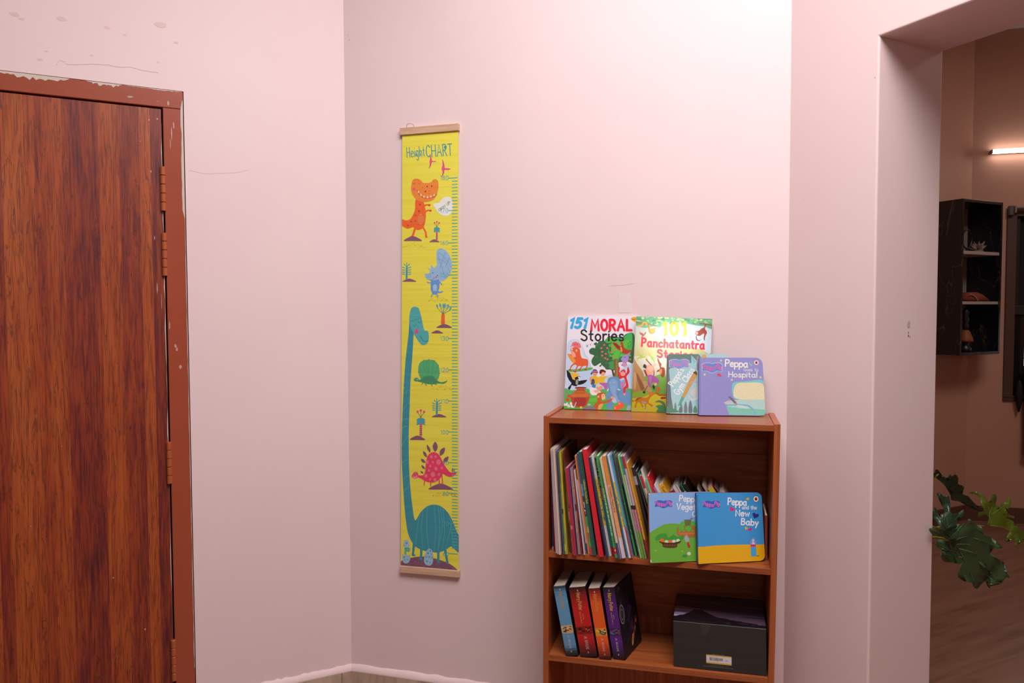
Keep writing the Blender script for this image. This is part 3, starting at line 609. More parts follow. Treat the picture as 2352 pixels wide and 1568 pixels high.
ROW = [
 ('navy', .7440, .219, .269, 1.4, .0031, '#27346e', [(.0, .35, '#2b2f66'), (.96, 1, '#9fb0a0')], 'thin navy blue book standing first at the left side panel'),
 ('crimson', .7497, .225, .234, 1.9, .0042, '#9a1735', [(.0, .3, '#7c2456')], 'thin crimson book second from the left side panel'),
 ('cream1', .7585, .242, .290, 3.0, .0050, '#d9c2b8', [], 'leftmost of the three tall cream booklets, next to the crimson book'),
 ('cream2', .7640, .248, .292, 3.2, .0048, '#cdb6b2', [], 'middle one of the three tall cream booklets at the left end'),
 ('cream3', .7693, .252, .291, 3.4, .0048, '#dcc6ba', [], 'rightmost of the three tall cream booklets, overhanging the shelf edge'),
 ('mauve', .7746, .235, .283, 3.7, .0031, '#6e4a64', [(.3, 1, '#4a3550')], 'thin dull mauve book just right of the tall cream booklets'),
 ('slate', .7780, .243, .282, 3.7, .0043, '#42586c', [(.0, .4, '#3c4a58')], 'slate blue booklet between mauve book and lime booklet'),
 ('lime', .7838, .243, .278, 3.9, .0030, '#86a03c', [(.0, .3, '#5f7a4a'), (.55, .6, '#2b3020'), (.9, .97, '#d2cf3a')], 'thin lime green booklet left of the bright yellow spine'),
 ('yellow', .7877, .243, .283, 4.0, .0036, '#d2b436', [(.75, 1, '#a8b04a')], 'narrow bright yellow spine near the left end of the row'),
 ('amber', .7922, .212, .279, 4.1, .0037, '#b98428', [(.0, .25, '#c08a1e'), (.6, .85, '#8a6a30')], 'amber booklet set back just right of the bright yellow spine'),
 ('brown', .7972, .230, .283, 4.3, .0026, '#6e2f1e', [(.4, .7, '#8a7038')], 'thin dark rust booklet right of the amber one'),
 ('greygreen', .8026, .237, .236, 5.0, .0043, '#6f7f74', [(.5, .6, '#b9b4a0')], 'short grey green booklet left of the bright red one'),
 ('red', .8082, .248, .240, 5.2, .0054, '#c32a2c', [(.42, .46, '#8f1f2a'), (.66, .7, '#e2735a')], 'short bright red booklet overhanging the shelf edge'),
 ('magenta', .8140, .248, .240, 5.3, .0026, '#b23a62', [(.0, .4, '#8a3a7a')], 'thin magenta booklet touching the short red one'),
 ('teal', .8173, .233, .237, 5.5, .0024, '#33495e', [(.0, .3, '#3d3f74')], 'thin dark teal booklet right of the magenta one'),
 ('mauvegrey', .8202, .236, .238, 5.5, .0034, '#a48b98', [(.5, .75, '#b79c90')], 'mauve grey booklet right of the dark teal one'),
 ('tan', .8240, .235, .240, 5.5, .0030, '#a88f78', [(.2, .3, '#caa23a'), (.42, .5, '#34303a')], 'tan booklet with patterned spine near the short books'),
 ('cherry', .8284, .234, .241, 5.9, .0028, '#a02a50', [(.6, .75, '#5d2838')], 'cherry red booklet right of the tan patterned one'),
 ('white', .8347, .237, .233, 6.9, .0028, '#d6cfcc', [], 'slim white spine left of the maroon gap before the orange book'),
 ('lilac', .8412, .225, .205, 8.0, .0034, '#c9b6c6', [(.86, 1, '#2f4f9a')], 'short lilac booklet with blue foot left of the orange spine'),
 ('orange', .8452, .227, .273, 8.1, .0075, '#f08a3c', [(.0, 1, '#f28f40')], 'orange workbook spine beside the dark green workbook'),
 ('stripe', .8531, .234, .280, 8.1, .0060, '#3d5a86', [(0, .3, '#37507e'), (.3, .42, '#4a8fc0'), (.42, .62, '#3a3f4c'), (.62, .72, '#3f9a58'), (.72, .78, '#a8a060'), (.78, .84, '#8f6a58'), (.84, .92, '#4a9a54'), (.92, 1, '#c23a48')], 'book with blue, green and red banded spine left of dark green one'),
 ('dkgreen', .8598, .234, .285, 8.2, .0106, '#335a50', [], 'dark green practice workbook with yellow lettering'),
 ('greythin', .8717, .219, .292, 8.5, .0040, '#9aa09a', [(.0, 1, '#a9a6a4')], 'thin grey spine squeezed between dark green and thick red book'),
 ('redthick', .8776, .244, .294, 9.0, .0140, '#d8202e', [(.0, 1, '#dc1f30')], 'thickest tall book of the row, plain bright red spine'),
 ('dknavy', .8978, .244, .274, 10.3, .0059, '#28365c', [], 'dark navy book right of the thick red one'),
 ('yellowwhite', .9044, .230, .279, 10.4, .0074, '#d8d2c6', [(.24, .70, '#dcba38')], 'white spine with broad yellow middle beside the dark navy book'),
 ('flags', .9130, .228, .271, 10.6, .0064, '#20242c', [(0, .30, '#23262e'), (.30, .44, '#a33048'), (.44, .90, '#3c7fa8'), (.90, 1, '#c8243a')], 'sticker book with black, crimson and blue spine and white capitals'),
 ('green', .9225, .243, .279, 11.1, .0088, '#4aa653', [(.90, .96, '#c4303c')], 'bright green workbook with pale lettering and red tag at its foot'),
 ('creamblue', .9330, .250, .275, 11.1, .0058, '#d9c0b0', [(.0, .55, '#dcc4b4'), (.40, .52, '#c9bcd0'), (.84, 1, '#4a4f96')], 'cream booklet with violet blue foot overhanging the shelf edge'),
 ('peach', .9401, .239, .279, 11.5, .0104, '#dc9048', [(0, .28, '#d68a38'), (.28, .80, '#e0a070'), (.80, 1, '#cfc4d8')], 'practice workbook with orange to peach spine and lilac foot'),
 ('blue', .9525, .231, .280, 12.0, .0044, '#3a86b4', [(.75, 1, '#3a90c4')], 'thin blue spine right of the peach workbook'),
 ('yellowwhite2', .9572, .235, .282, 12.1, .0057, '#d8d4de', [(.26, .70, '#dab83c')], 'white spine with yellow middle right of the thin blue spine'),
 ('sky', .9635, .234, .282, 12.3, .0042, '#62a6cc', [(.35, .7, '#6aa89a'), (.7, 1, '#b8434c')], 'sky blue booklet with cherry foot right of white and yellow spine'),
 ('redbrown', .9687, .208, .278, 12.5, .0030, '#b03a2e', [(.45, 1, '#6a2c28')], 'thin brick red booklet set back beside the forest green one'),
 ('forest', .9719, .214, .286, 12.5, .0052, '#2f7a48', [(0, .3, '#3c6a50'), (.8, 1, '#4aa050')], 'forest green book in the right part of the row'),
 ('pinknavy', .9777, .208, .281, 12.7, .0035, '#c28a98', [(.3, .6, '#33405c'), (.6, 1, '#4a4a50')], 'thin pink and navy booklet right of the forest green book'),
 ('navy2', .9816, .215, .282, 12.7, .0042, '#2c3468', [(.5, .8, '#7a3030'), (.8, 1, '#5a6a70')], 'thin navy booklet left of the pale green spine'),
 ('ltgreen', .9866, .228, .282, 12.7, .0064, '#8fc07c', [(.0, .2, '#8cc060'), (.5, .9, '#8aa886')], 'pale green spine in the right part of the row'),
 ('tealpink', .9937, .230, .280, 12.8, .0056, '#b7b8b0', [(0, .18, '#2f9080'), (.18, .48, '#c0b4b0'), (.48, .52, '#3a2028'), (.52, .74, '#c07a90'), (.74, 1, '#7aa048')], 'teal topped pink and green spine, left one of the banded pair'),
 ('pink', 1.0005, .232, .281, 12.8, .0060, '#b89ab0', [(0, .12, '#b8283a'), (.12, .48, '#bca4b4'), (.48, .52, '#3a2028'), (.52, .74, '#c0788c'), (.74, 1, '#789e42')], 'red topped pink and green spine, right one of the banded pair'),
 ('gold', 1.0087, .231, .263, 13.2, .0055, '#dc9a34', [(.80, 1, '#b02a34')], 'golden orange spine right of the banded pink pair'),
 ('black', 1.0170, .190, .243, 14.0, .0080, '#22201f', [(.1, .2, '#8f8f98')], 'black booklet set back right of the golden orange spine'),
 ('black2', 1.0290, .188, .235, 16.0, .0050, '#3a3036', [], 'dusky plum booklet set back right of the black booklet'),
 ('green44', 1.0400, .190, .231, 18.0, .0034, '#4f8f6a', [], 'thin green booklet left of the white and red spine'),
 ('wr45', 1.0478, .190, .226, 18.6, .0068, '#d8c6c0', [(0, .16, '#b8243a'), (.16, .42, '#d0aaa0'), (.42, .9, '#c02c40')], 'spine banded white and red just left of front picture books'),
 ('w46', 1.0555, .182, .243, 19.0, .0058, '#d8d2c8', [], 'white spine between white and red one and mint one'),
 ('mint', 1.0618, .190, .218, 19.2, .0062, '#6cc49a', [(.3, .6, '#58a888')], 'mint green spine right of the plain white spine'),
 ('red48', 1.0700, .190, .227, 19.8, .0064, '#e0242a', [(.4, .8, '#8f1424')], 'bright red short spine above left corner of the sky blue cover'),
 ('purp', 1.0955, .190, .202, 25.0, .0055, '#a070b0', [(.1, .25, '#d8d4dc'), (.25, .4, '#2f8a50')], 'small book with violet, white and green spine behind sky blue cover'),
 ('white50', 1.1130, .190, .216, 28.0, .0070, '#d6d2dc', [], 'small white spine left of the mustard one'),
 ('yellow51', 1.1292, .172, .214, 30.0, .0152, '#dca21e', [], 'small thick mustard yellow book with black lettering'),
 ('dkred52', 1.1535, .152, .193, 31.0, .0155, '#a82438', [(.0, .06, '#7a3038')], 'low dark red book between the mustard one and a white one'),
 ('white53', 1.1718, .150, .208, 31.0, .0084, '#dcd4d6', [], 'white spine with maroon cover right of the low dark red book'),
 ('w54', 1.1852, .142, .213, 31.0, .0046, '#cfc8c4', [], 'thin pale grey booklet right of white spine with maroon cover'),
 ('w55', 1.1922, .142, .205, 31.3, .0046, '#30302e', [], 'thin charcoal booklet left of the bottle green one'),
 ('grn', 1.2010, .140, .216, 32.0, .0052, '#2f6e50', [(.1, .3, '#d4d8d0')], 'thin bottle green booklet behind the two front picture books'),
 ('blk', 1.2094, .140, .216, 32.0, .0090, '#1f1d1e', [(.14, .24, '#e0a51c')], 'black spine with small orange patch behind front picture books'),
 ('slim', 1.2404, .130, .204, 32.0, .0054, '#b9aaa2', [], 'lone slim pale spine barely showing behind the blue cover'),
 ('pale', 1.2600, .130, .216, 32.0, .0080, '#c9b2a0', [], 'cream book left of the yellow and red one'),
 ('yr57', 1.2715, .140, .209, 32.0, .0151, '#d0243a', [(0, .13, '#dcc034'), (.13, .3, '#d8243c'), (.3, .45, '#dcc034')], 'small thick book with yellow and red blocks on its spine'),
 ('grey58', 1.2935, .128, .214, 32.5, .0034, '#77706e', [], 'thin grey booklet right of the yellow and red book'),
 ('pinkw', 1.2995, .128, .198, 32.8, .0128, '#d9b8b0', [], 'pinkish white book last at the right, corner curled'),
]
TXT = {'dkgreen': [('Mathematics Practice Book', .27, .50, .55, '#c8c04a'), ('for Year', .72, .79, .40, '#9fb0a0')], 'peach': [('Mathematics Practice Book', .30, .55, .55, '#6e4a2c'), ('for Year', .62, .70, .40, '#b07a58')],
       'flags': [('FLAGS OF THE WORLD', .035, .285, .66, '#e8e4e0'), ('STICKER BOOK', .31, .43, .55, '#e6c8cc')], 'green': [('THE SCIENCE GRAMMAR', .33, .60, .6, '#d4e4cc'), ('EXERCISE BOOK', .61, .77, .6, '#d4e4cc')],
       'yellow51': [('Seleni', .03, .20, .5, '#2a1c10')], 'orange': [('Mathematics Practice Book', .32, .57, .4, '#c06a28')], 'yellowwhite': [('BUMPER', .86, .96, .5, '#4a4a58')], 'yellowwhite2': [('GRADE 4', .84, .95, .5, '#4a4a58')]}
TXT.pop('green'); TXT['yellowwhite'] = []; TXT['yellowwhite2'] = []; TXT['dkgreen'] = TXT['dkgreen'][:1]; TXT['peach'] = TXT['peach'][:1]; TXT['orange'] = []
def green_art(pg, W, H):     # a pale line of lettering too small to read
    rr = random.Random(3); y = H * .32
    while y < H * .77:
        l = rr.uniform(1.5, 3.2); pg.line([(W * .42, y), (W * .42, y + l)], W * .36, '#d2e2ca', cap=False); y += l + rr.choice((0.7, 0.7, 3.0))
    pg.poly([(W * .3, H * .915), (W * .7, H * .915), (W * .7, H * .935), (W * .3, H * .935)], '#e8d8d4')
def patch_art(cols, t0, t1, n, seed):
    def f(pg, W, H):
        rr = random.Random(seed)
        for i in range(n):
            y = H * rr.uniform(t0, t1); pg.ell(W * rr.uniform(.25, .75), y, W * rr.uniform(.12, .25), W * rr.uniform(.2, .6), rr.choice(cols), n=8)
    return f
ART = {'green': green_art, 'yellowwhite': patch_art(['#3f6fb0', '#c8503a', '#d8a020', '#5a9a4a', '#2d3a50'], .28, .66, 16, 1), 'yellowwhite2': patch_art(['#3f6fb0', '#c8702a', '#c89a20', '#3d90c0'], .30, .66, 16, 2),
       'tan': patch_art(['#7a5a48', '#c4a890', '#4a3a34'], .1, .95, 22, 3), 'forest': patch_art(['#5aa868', '#26603a', '#8fc08a'], .25, .8, 18, 4), 'greygreen': patch_art(['#b9c0b4', '#566a5e'], .3, .9, 10, 5),
       'wr45': patch_art(['#e4d4d0', '#8f1f30'], .2, .6, 8, 6), 'lime': patch_art(['#c8c84a', '#4a6a2a'], .2, .9, 10, 7), 'gold': patch_art(['#b86a20', '#7a8a3a'], .4, .8, 10, 8), 'stripe': patch_art(['#e4e4e4', '#d8d8dc'], .46, .6, 7, 9)}
placed = []
for key, u, v, h, lean, w_, cov, segs, lab in ROW:
    w_ *= 0.92; tn = math.tan(math.radians(lean)); cs = math.cos(math.radians(lean))
    for q_u, q_w, q_t, q_c, q_h in placed[-5:]:          # each book rests against the ones on its left
        hh = min(h * cs, q_h); u = max(u, q_u + q_w / q_c + max(0.0, hh * (tn - q_t)) + 0.0003)
    placed.append((u, w_, tn, cs, h * cs))
    d = min(0.195 if u < 1.02 else 0.135, v - 0.027)
    shelf_book('book', lab, u, v, s1z(u) + 0.0005, w_, d, h, lean, cov, GR, segs, TXT.get(key, ()), art=ART.get(key), pages=M_PGL, inset=(0.0025 if u > 1.10 else 0.0018), bulge=(0.0012 if w_ > 0.009 and key != 'redthick' else 0.0), rough=0.4, gloss=False)
# upright book behind the blue cover at the right side panel
shelf_book('book', 'thin upright book with brick red cover at the right side panel', 1.3095, .165, s1z(1.31) + .0004, .006, .135, .120, 0.5, '#8a3a2c', GR, [], pages=M_PGL)

# --- four thick paperbacks of one series on the lower shelf
def grad(pg, W, H, stops, n=28):
    for i in range(n):
        t = (i + .5) / n
        for (a, ca), (b, cb) in zip(stops, stops[1:]):
            if a <= t <= b:
                k = (t - a) / (b - a); c = tuple(int(int(ca[j:j + 2], 16) * (1 - k) + int(cb[j:j + 2], 16) * k) for j in (1, 3, 5))
        pg.face([(0, H * i / n), (W, H * i / n), (W, H * (i + 1) / n), (0, H * (i + 1) / n)], c)
def series_art(num, stops, gold, sub, scene, seed, white='#cfc3c0'):
    def f(pg, W, H):
        pg.up(); grad(pg, W, H, stops); rr = random.Random(seed)
        for _ in range(26): pg.ell(rr.uniform(.12, .9) * W, rr.uniform(.07, .42) * H, .25, .25, gold, n=6)
        cx = W * .5
        pg.text(num, cx - 1.2, H * .064, 5.2, .75, '#e0d8d4')
        # series title, tall narrow letters with forked strokes
        hh = min(W * .30, 9.6); pg.text('Harry Potter', cx - hh * .45, H * .085, hh, hh * .15, gold, ang=90, width=H * .245, gap=.12)
        pg.line([(cx + hh * .62, H * .088), (cx - hh * .55, H * .092)], .7, gold, cap=False); pg.line([(cx + hh * .6, H * .21), (cx - hh * .85, H * .2)], .6, gold, cap=False)
        if sub:
            pg.text('and the', cx + W * .04, H * .385, W * .085, .42, gold, ang=90); pg.text(sub, cx - W * .12, H * .355, W * .085, .42, gold, ang=90, width=H * .165)
        scene(pg, W, H, rr)
        pg.text('J.K. ROWLING', cx - W * .085, H * .705, W * .17, .55, white, ang=90, width=H * .185, gap=.24)
        x, y = cx, H * .935
        for p in ([(x - 2, y + 2.2), (x, y - .6), (x - .4, y - 2.4)], [(x, y - .6), (x + 2.2, y + .4)], [(x, y - .4), (x + .8, y + 2.4)]): pg.line(p, .6, '#d8d0cc')
    return f
def band(pg, W, H, rr, base, cols, n):
    pg.blob([(0, H * .575), (W * .4, H * .565), (W, H * .57), (W, H * .665), (W * .5, H * .68), (0, H * .66)], base)
    for _ in range(n):
        a = rr.uniform(-.6, .6); pg.ell(W * rr.uniform(.15, .85), H * rr.uniform(.585, .655), W * rr.uniform(.06, .2), H * rr.uniform(.005, .014), rr.choice(cols), a, n=10)
def sc4(pg, W, H, rr): band(pg, W, H, rr, '#c9a878', ['#e0b878', '#c86a30', '#2c2c30', '#3a3a3c', '#e8d0a8', '#24262c'], 16)
def sc5(pg, W, H, rr): band(pg, W, H, rr, '#8a1a18', ['#5a1414', '#c8401c', '#2a0e10', '#e0702a', '#6a1614'], 16)
def sc6(pg, W, H, rr):
    band(pg, W, H, rr, '#e0902a', ['#f0b830', '#3a3030', '#6a6058', '#f4c848', '#2a2626'], 12); pg.ell(W * .62, H * .635, W * .28, H * .026, '#4a4640', .5); pg.ell(W * .62, H * .635, W * .17, H * .016, '#8a8276', .5)
def sc7(pg, W, H, rr): band(pg, W, H, rr, '#3a2450', ['#27303a', '#5a7a80', '#6a4a90', '#a070c0', '#8a2a50', '#2a2634'], 16)
GS = 'thick series paperbacks on the lower shelf'
M_PGT = page_lines('#bfae9f')
SER = [('thick sky blue paperback numbered 4, leftmost of the series', .7851, .2266, .0338, .1965, 10.9, '#1f2226', '4', [(0, '#2a3238'), (.07, '#4f86aa'), (.2, '#5f9cc4'), (.86, '#5d8fb4'), (.95, '#2c343c'), (1, '#16181a')], '#b08a58', '', sc4, 0),
       ('thickest paperback of the series, red spine numbered 5', .8256, .2235, .0465, .1950, 10.1, '#2a1214', '5', [(0, '#2a1a1a'), (.12, '#8a1c1e'), (.3, '#c41f22'), (.75, '#b81e22'), (.93, '#5a1a1c'), (1, '#1c1214')], '#c89a52', 'Order of the Phoenix', sc5, .002),
       ('thick orange paperback numbered 6 beside the purple one', .8779, .2239, .0325, .1965, 9.5, '#241412', '6', [(0, '#5a1c1c'), (.08, '#a83020'), (.2, '#e05a24'), (.75, '#e85a20'), (.93, '#8a2a20'), (1, '#2a1614')], '#d8823c', '', sc6, .001),
       ('thick purple paperback numbered 7, rightmost of the series, dark cover visible', .9150, .2151, .0328, .1985, 9.1, '#141014', '7', [(0, '#1c1820'), (.1, '#3a2050'), (.25, '#58217a'), (.78, '#55207a'), (.93, '#2c1c3c'), (1, '#141216')], '#c8a03c', 'Deathly Hallows', sc7, .020)]
prev = None
for k, (lab, u, v, w_, h, lean, cov, num, stops, gold, sub, scn, fl) in enumerate(SER):
    z = s2z(u) + 0.0004
    r = shelf_book('paperback', lab, u, v, z, w_, .127, h, lean, cov, GS, (), (), art=series_art(num, stops, gold, sub, scn, k), bulge=.0014, pages=M_PGT, inset=.001, flare=fl, t_=.0006, yaw=(-5.5 if k == 3 else 0))
    if k == 3:      # front cover of the last one: dark plain stand-in picture
        d = .127; x0, x1 = w_ + .0002, w_ + fl + .0002
        nrm = Vector((d, -fl, 0)).normalized()
        sf = quad_surf([(x0, 0, h), (x1, d, h), (x1, d, 0), (x0, 0, 0)], nrm)
        pg = Page([(0, 0), (127, 0), (127, 198), (0, 198)], sf, .0002); rr = random.Random(11)
        pg.poly('0,0 127,0 127,198 0,198', '#141016')
        for _ in range(46): pg.ell(rr.uniform(20, 115), rr.uniform(35, 185), rr.uniform(3, 12), rr.uniform(5, 26), rr.choice(['#1c1422', '#241a30', '#191418', '#2c2038', '#20161c']), rr.uniform(-.6, .6), n=12)
        for _ in range(26): pg.ell(74 + rr.uniform(-14, 14), 115 + rr.uniform(-35, 35), rr.uniform(1, 4), rr.uniform(4, 14), rr.choice(['#3c2a50', '#4a3358', '#5a2a38', '#38303c', '#503c60']), rr.uniform(-.8, .8), n=10)
        for _ in range(34):
            t = rr.random(); pg.ell(64 + 48 * t + rr.uniform(-6, 6), 178 - 55 * t + rr.uniform(-8, 8), rr.uniform(1, 3), rr.uniform(4, 11), rr.choice(['#b8582a', '#d89048', '#8a3020', '#e0b070', '#6a2218']), .5, n=10)
        for rx, ry, c in ((17, 27, '#8a7a86'), (13.5, 23, '#2a222c'), (10, 17, '#6c5f6a'), (7, 12, '#2c2630')): pg.ell(22, 84, rx, ry, c)
        pg.text('J.K. ROWLING', 14, 18, 9, 1.0, '#5f5758', width=96, gap=.24)
        pg.build('cover_print', INK, r)

# --- dark slipcase on the lower shelf
bx = thing('slipcase_box', 'dark charcoal cardboard slipcase with barcode sticker on the lower shelf', 'box', FD @ T(1.0772, -0.222, s2z(1.085) + .0008) @ RY(math.radians(-1.15)))
BWd, BDp, BHt = .2365, .198, .1235
M_BOX = plain('#2b2a28', 0.30, coat=0.35)
boxo('case', (0, BWd, 0, BDp, 0, BHt), M_BOX, bx, .0012)
pg = Page(UNIT, quad_surf([(0, BDp, BHt), (BWd, BDp, BHt), (BWd, 0, BHt), (0, 0, BHt)], (0, 0, 1)), .0002)
rr = random.Random(5)
for i in range(20):
    t = i / 20; c = tuple(int(a + (b - a) * t) for a, b in zip((58, 44, 58), (92, 70, 88))); pg.face([(0, t), (1, t), (1, t + .05), (0, t + .05)], c)
for _ in range(26):
    y = rr.uniform(.03, .72); pg.ell(rr.uniform(0, 1), y, rr.uniform(.12, .45), rr.uniform(.01, .03), rr.choice(['#3c2c42', '#6a4a58', '#4a3850', '#7a5460', '#2e2438']), rr.uniform(-.05, .05), n=14)
pg.blob('0,.36 .2,.34 .6,.42 1,.5 1,.62 .5,.56 0,.44', '#332844')
pg.ell(.06, .8, .14, .12, '#9a86b4', n=16); pg.ell(.05, .83, .08, .06, '#b8a8cc', n=16)
hill = [(0, .9)] + [(x / 30, .86 - .10 * math.sin(x / 30 * 3.3 + .4) - .24 * math.exp(-((x / 30 - .27) / .13) ** 2) + rr.uniform(-.015, .015)) for x in range(31)] + [(1, 1), (0, 1)]
pg.poly(hill, '#16131a')
for _ in range(20): pg.ell(rr.uniform(.1, 1), rr.uniform(.88, .98), rr.uniform(.02, .08), .015, rr.choice(['#241e28', '#1e1a20', '#2c2430']), n=8)
pg.build('lid_print', INKG, bx)
boxo('worn_edge', (0.0006, BWd - .0006, -.0004, .0006, BHt - .0006, BHt + .0004), plain('#6e6c6a', .7), bx)
pg = Page([(0, 0), (237.5, 0), (237.5, 123.5), (0, 123.5)], lambda a, b, off: (a * BWd, -.0003 - off, (1 - b) * BHt)); pg.src(0, 0, 1); pg.poly([(1, 1), (236.5, 1), (236.5, 122.5), (1, 122.5)], '#2b2a28')
def fr(x, y): return ((x - 60) / 1520 * 237.5, (y - 575 - (x - 60) / 1520 * 145) / 790 * 123.5)
pg.blob([fr(*p) for p in ((520, 640), (600, 600), (680, 660), (640, 760), (575, 830), (540, 760))], '#393330'); pg.line([fr(260, 800), fr(400, 730)], .7, '#383038'); pg.line([fr(700, 700), fr(720, 860)], 1.6, '#332a34'); pg.line([fr(420, 650), fr(430, 800)], 3, '#302932')
x0, y0 = fr(605, 1150); x1 = fr(1018, 1190)[0]; y1 = fr(605, 1300)[1]
pg.poly([(x0, y0), (x1, y0), (x1, y1), (x0, y1)], '#d8d0d4'); pg.poly([(x0, y0), (x1, y0), (x1, y0 + 3), (x0, y0 + 3)], '#d8a840'); pg.poly([(x0, y1 - 3.4), (x1, y1 - 3.4), (x1, y1), (x0, y1)], '#d8a840')
pg.up(); x = x0 + 8.5
while x < x0 + 43:
    b = rr.choice((.45, .45, .8, 1.3)); h2 = 8.5 if x < x0 + 31 else 7.4
    pg.face([(x, y0 + 7), (x + b, y0 + 7), (x + b, y0 + 7 + h2), (x, y0 + 7 + h2)], '#3a3438'); x += b + rr.choice((.5, .7, 1.0))
for k in range(3): pg.ell(x0 + 52, y0 + 10.5 + k * 1.7, 3.2 + k * .8, .55, '#a8a0a4', n=10)
pg.line([(x0 + 8, y0 + 5.4), (x0 + 30, y0 + 5.4)], .5, '#8a8488', cap=False)
def dashes(x, y, L, c, wd=.8):
    e = x + L
    while x < e: l = rr.uniform(.9, 3.4); pg.line([(x, y), (min(e, x + l), y)], wd, c, up=False, cap=False); x += l + .7
pg.up(); dashes(x0 + 16, y0 - 2, 30, '#77726e', 1.2); dashes(x0 + 14, y1 + 3, 30, '#6a6562'); dashes(x0 + 4, y1 + 5.4, 52, '#6a6562'); dashes(x0 - 9, y1 + 8.6, 78, '#8a8582')
pg.build('label_print', INK, bx)

# --- picture books standing face out
def outline(W, H, rl, rr_, n=5):
    pts = []
    for cx, cy, r, a0 in ((0, 0, rl, 180), (W, 0, rr_, 270), (W, H, rr_, 0), (0, H, rl, 90)):
        sx = 1 if cx == 0 else -1; sy = 1 if cy == 0 else -1
        if r <= 0: pts.append((cx, cy)); continue
        ox, oy = cx + sx * r, cy + sy * r
        for i in range(n + 1):
            a = math.radians(a0 + 90 * i / n); pts.append((ox + r * math.cos(a), oy + r * math.sin(a)))
    return [(x / W, y / H) for x, y in pts]
def face_book(name, label, cat, corners, thick, edge, pagec, rl, rr_, group, spine=None):
    """corners TL TR BR BL of the front as (u, v, z) on the back wall; returns root, page surface"""
    base = Vector((corners[3][0], -corners[3][1], corners[3][2]))
    loc = [Vector((u, -v, z)) - base for u, v, z in corners]
    r = thing(name, label, cat, FD @ Matrix.Translation(base), group)
    n = (loc[1] - loc[0]).cross(loc[3] - loc[0]).normalized()
    loc[2].y -= (loc[2] - loc[0]).dot(n) / n.y        # flat cover
    if n.y > 0: n = -n
    r.location.z += max(0.0, n.z) * thick + 0.0004        # the lower back edge rests on the shelf
    sf = quad_surf(loc, n); W = (loc[1] - loc[0]).length; H = (loc[3] - loc[0]).length
    ol = outline(W, H, rl, rr_)
    def lay(o0, o1, pts, name, mat):
        bm = nb(); a = [bm.verts.new(sf(x, y, o0)) for x, y in pts]; b = [bm.verts.new(sf(x, y, o1)) for x, y in pts]
        bm.faces.new(a); bm.faces.new(b[::-1])
        for i in range(len(a)): bm.faces.new((a[i], b[i], b[(i + 1) % len(a)], a[(i + 1) % len(a)]))
        bmesh.ops.recalc_face_normals(bm, faces=bm.faces[:]); return mesh_obj(name, bm, mat, r)
    ct = min(.0016, thick * .15)
    bm = nb()
    for o0, o1 in ((0, -ct), (-thick + ct, -thick)):
        a = [bm.verts.new(sf(x, y, o0)) for x, y in ol]; b = [bm.verts.new(sf(x, y, o1)) for x, y in ol]
        bm.faces.new(a); bm.faces.new(b[::-1])
        for i in range(len(a)): bm.faces.new((a[i], b[i], b[(i + 1) % len(a)], a[(i + 1) % len(a)]))
    k = .0015 / W; q = [(0, .004), (k, .004), (k, .996), (0, .996)]     # spine
    a = [bm.verts.new(sf(x, y, 0)) for x, y in q]; b = [bm.verts.new(sf(x, y, -thick)) for x, y in q]
    bm.faces.new(a); bm.faces.new(b[::-1])
    for i in range(4): bm.faces.new((a[i], b[i], b[(i + 1) % 4], a[(i + 1) % 4]))
    bmesh.ops.recalc_face_normals(bm, faces=bm.faces[:]); mesh_obj('cover', bm, edge, r)
    ii = [(k + (1 - 2 * k) * x, .006 + .988 * y) for x, y in ol]
    lay(-ct, -thick + ct, ii, 'pages', pagec)
    return r, sf, ol, W, H
def bg(pg, ol, col, z=0):
    pg.up(); pg.raw(ol, col)
def clip_ol(ol, y0, y1):
    """part of the rounded outline between two heights"""
    def cl(pts, c, keep_gt):
        out = []
        for i in range(len(pts)):
            p, q = pts[i], pts[(i + 1) % len(pts)]; ip = (p[1] >= c) == keep_gt; iq = (q[1] >= c) == keep_gt
            if ip: out.append(p)
            if ip != iq: t = (c - p[1]) / (q[1] - p[1]); out.append((p[0] + (q[0] - p[0]) * t, c))
        return out
    return cl(cl(ol, y0, True), y1, False)

# 1. "151 moral stories"
GT = 'picture books propped up on top of the bookcase'
PAPER = plain('#d8d2cc', .8)
c = [(.7470, .012, 1.3805), (.9600, .006, 1.3822), (.9560, .043, 1.1067), (.7440, .0607, 1.1067)]
r, sf, ol, W, H = face_book('picture_book', 'large white storybook with a green tree picture, leftmost on top of the bookcase', 'book', c, .009, plain('#e4dfe0', .35, coat=.2), PAPER, 0, 0, GT)
pg = Page([(1305, 728.5), (1469, 727), (1461.5, 944), (1295, 940)], sf, .0002)
bg(pg, ol, '#e9e2ec')
pg.src(1290, 715, 13.07)
pg.blob('100,1100 450,850 620,1050 760,1400 900,1800 900,2500 500,2500 80,2500', '#c9d6ec', 3); pg.blob('560,1300 760,1350 900,1700 1000,2400 700,2500 560,2000', '#bcd2ee', 3); pg.blob('900,2100 1500,1900 2200,1600 2160,2600 900,2700', '#bcd4ec', 3)
pg.src(1290, 835, 13.07)
pg.blob('60,1100 80,760 300,820 700,760 1000,820 1400,760 2150,780 2120,1400 60,1370', '#5fb06a', 3); pg.blob('80,1000 800,1000 1400,950 2130,900 2100,1420 60,1380', '#58b44e', 3); pg.blob('850,1080 1300,1000 1380,1080 900,1160', '#74b840')
pg.blob('200,200 500,180 900,130 900,200 500,260 220,260', '#5cb45a')
pg.src(1290, 715, 13.07)
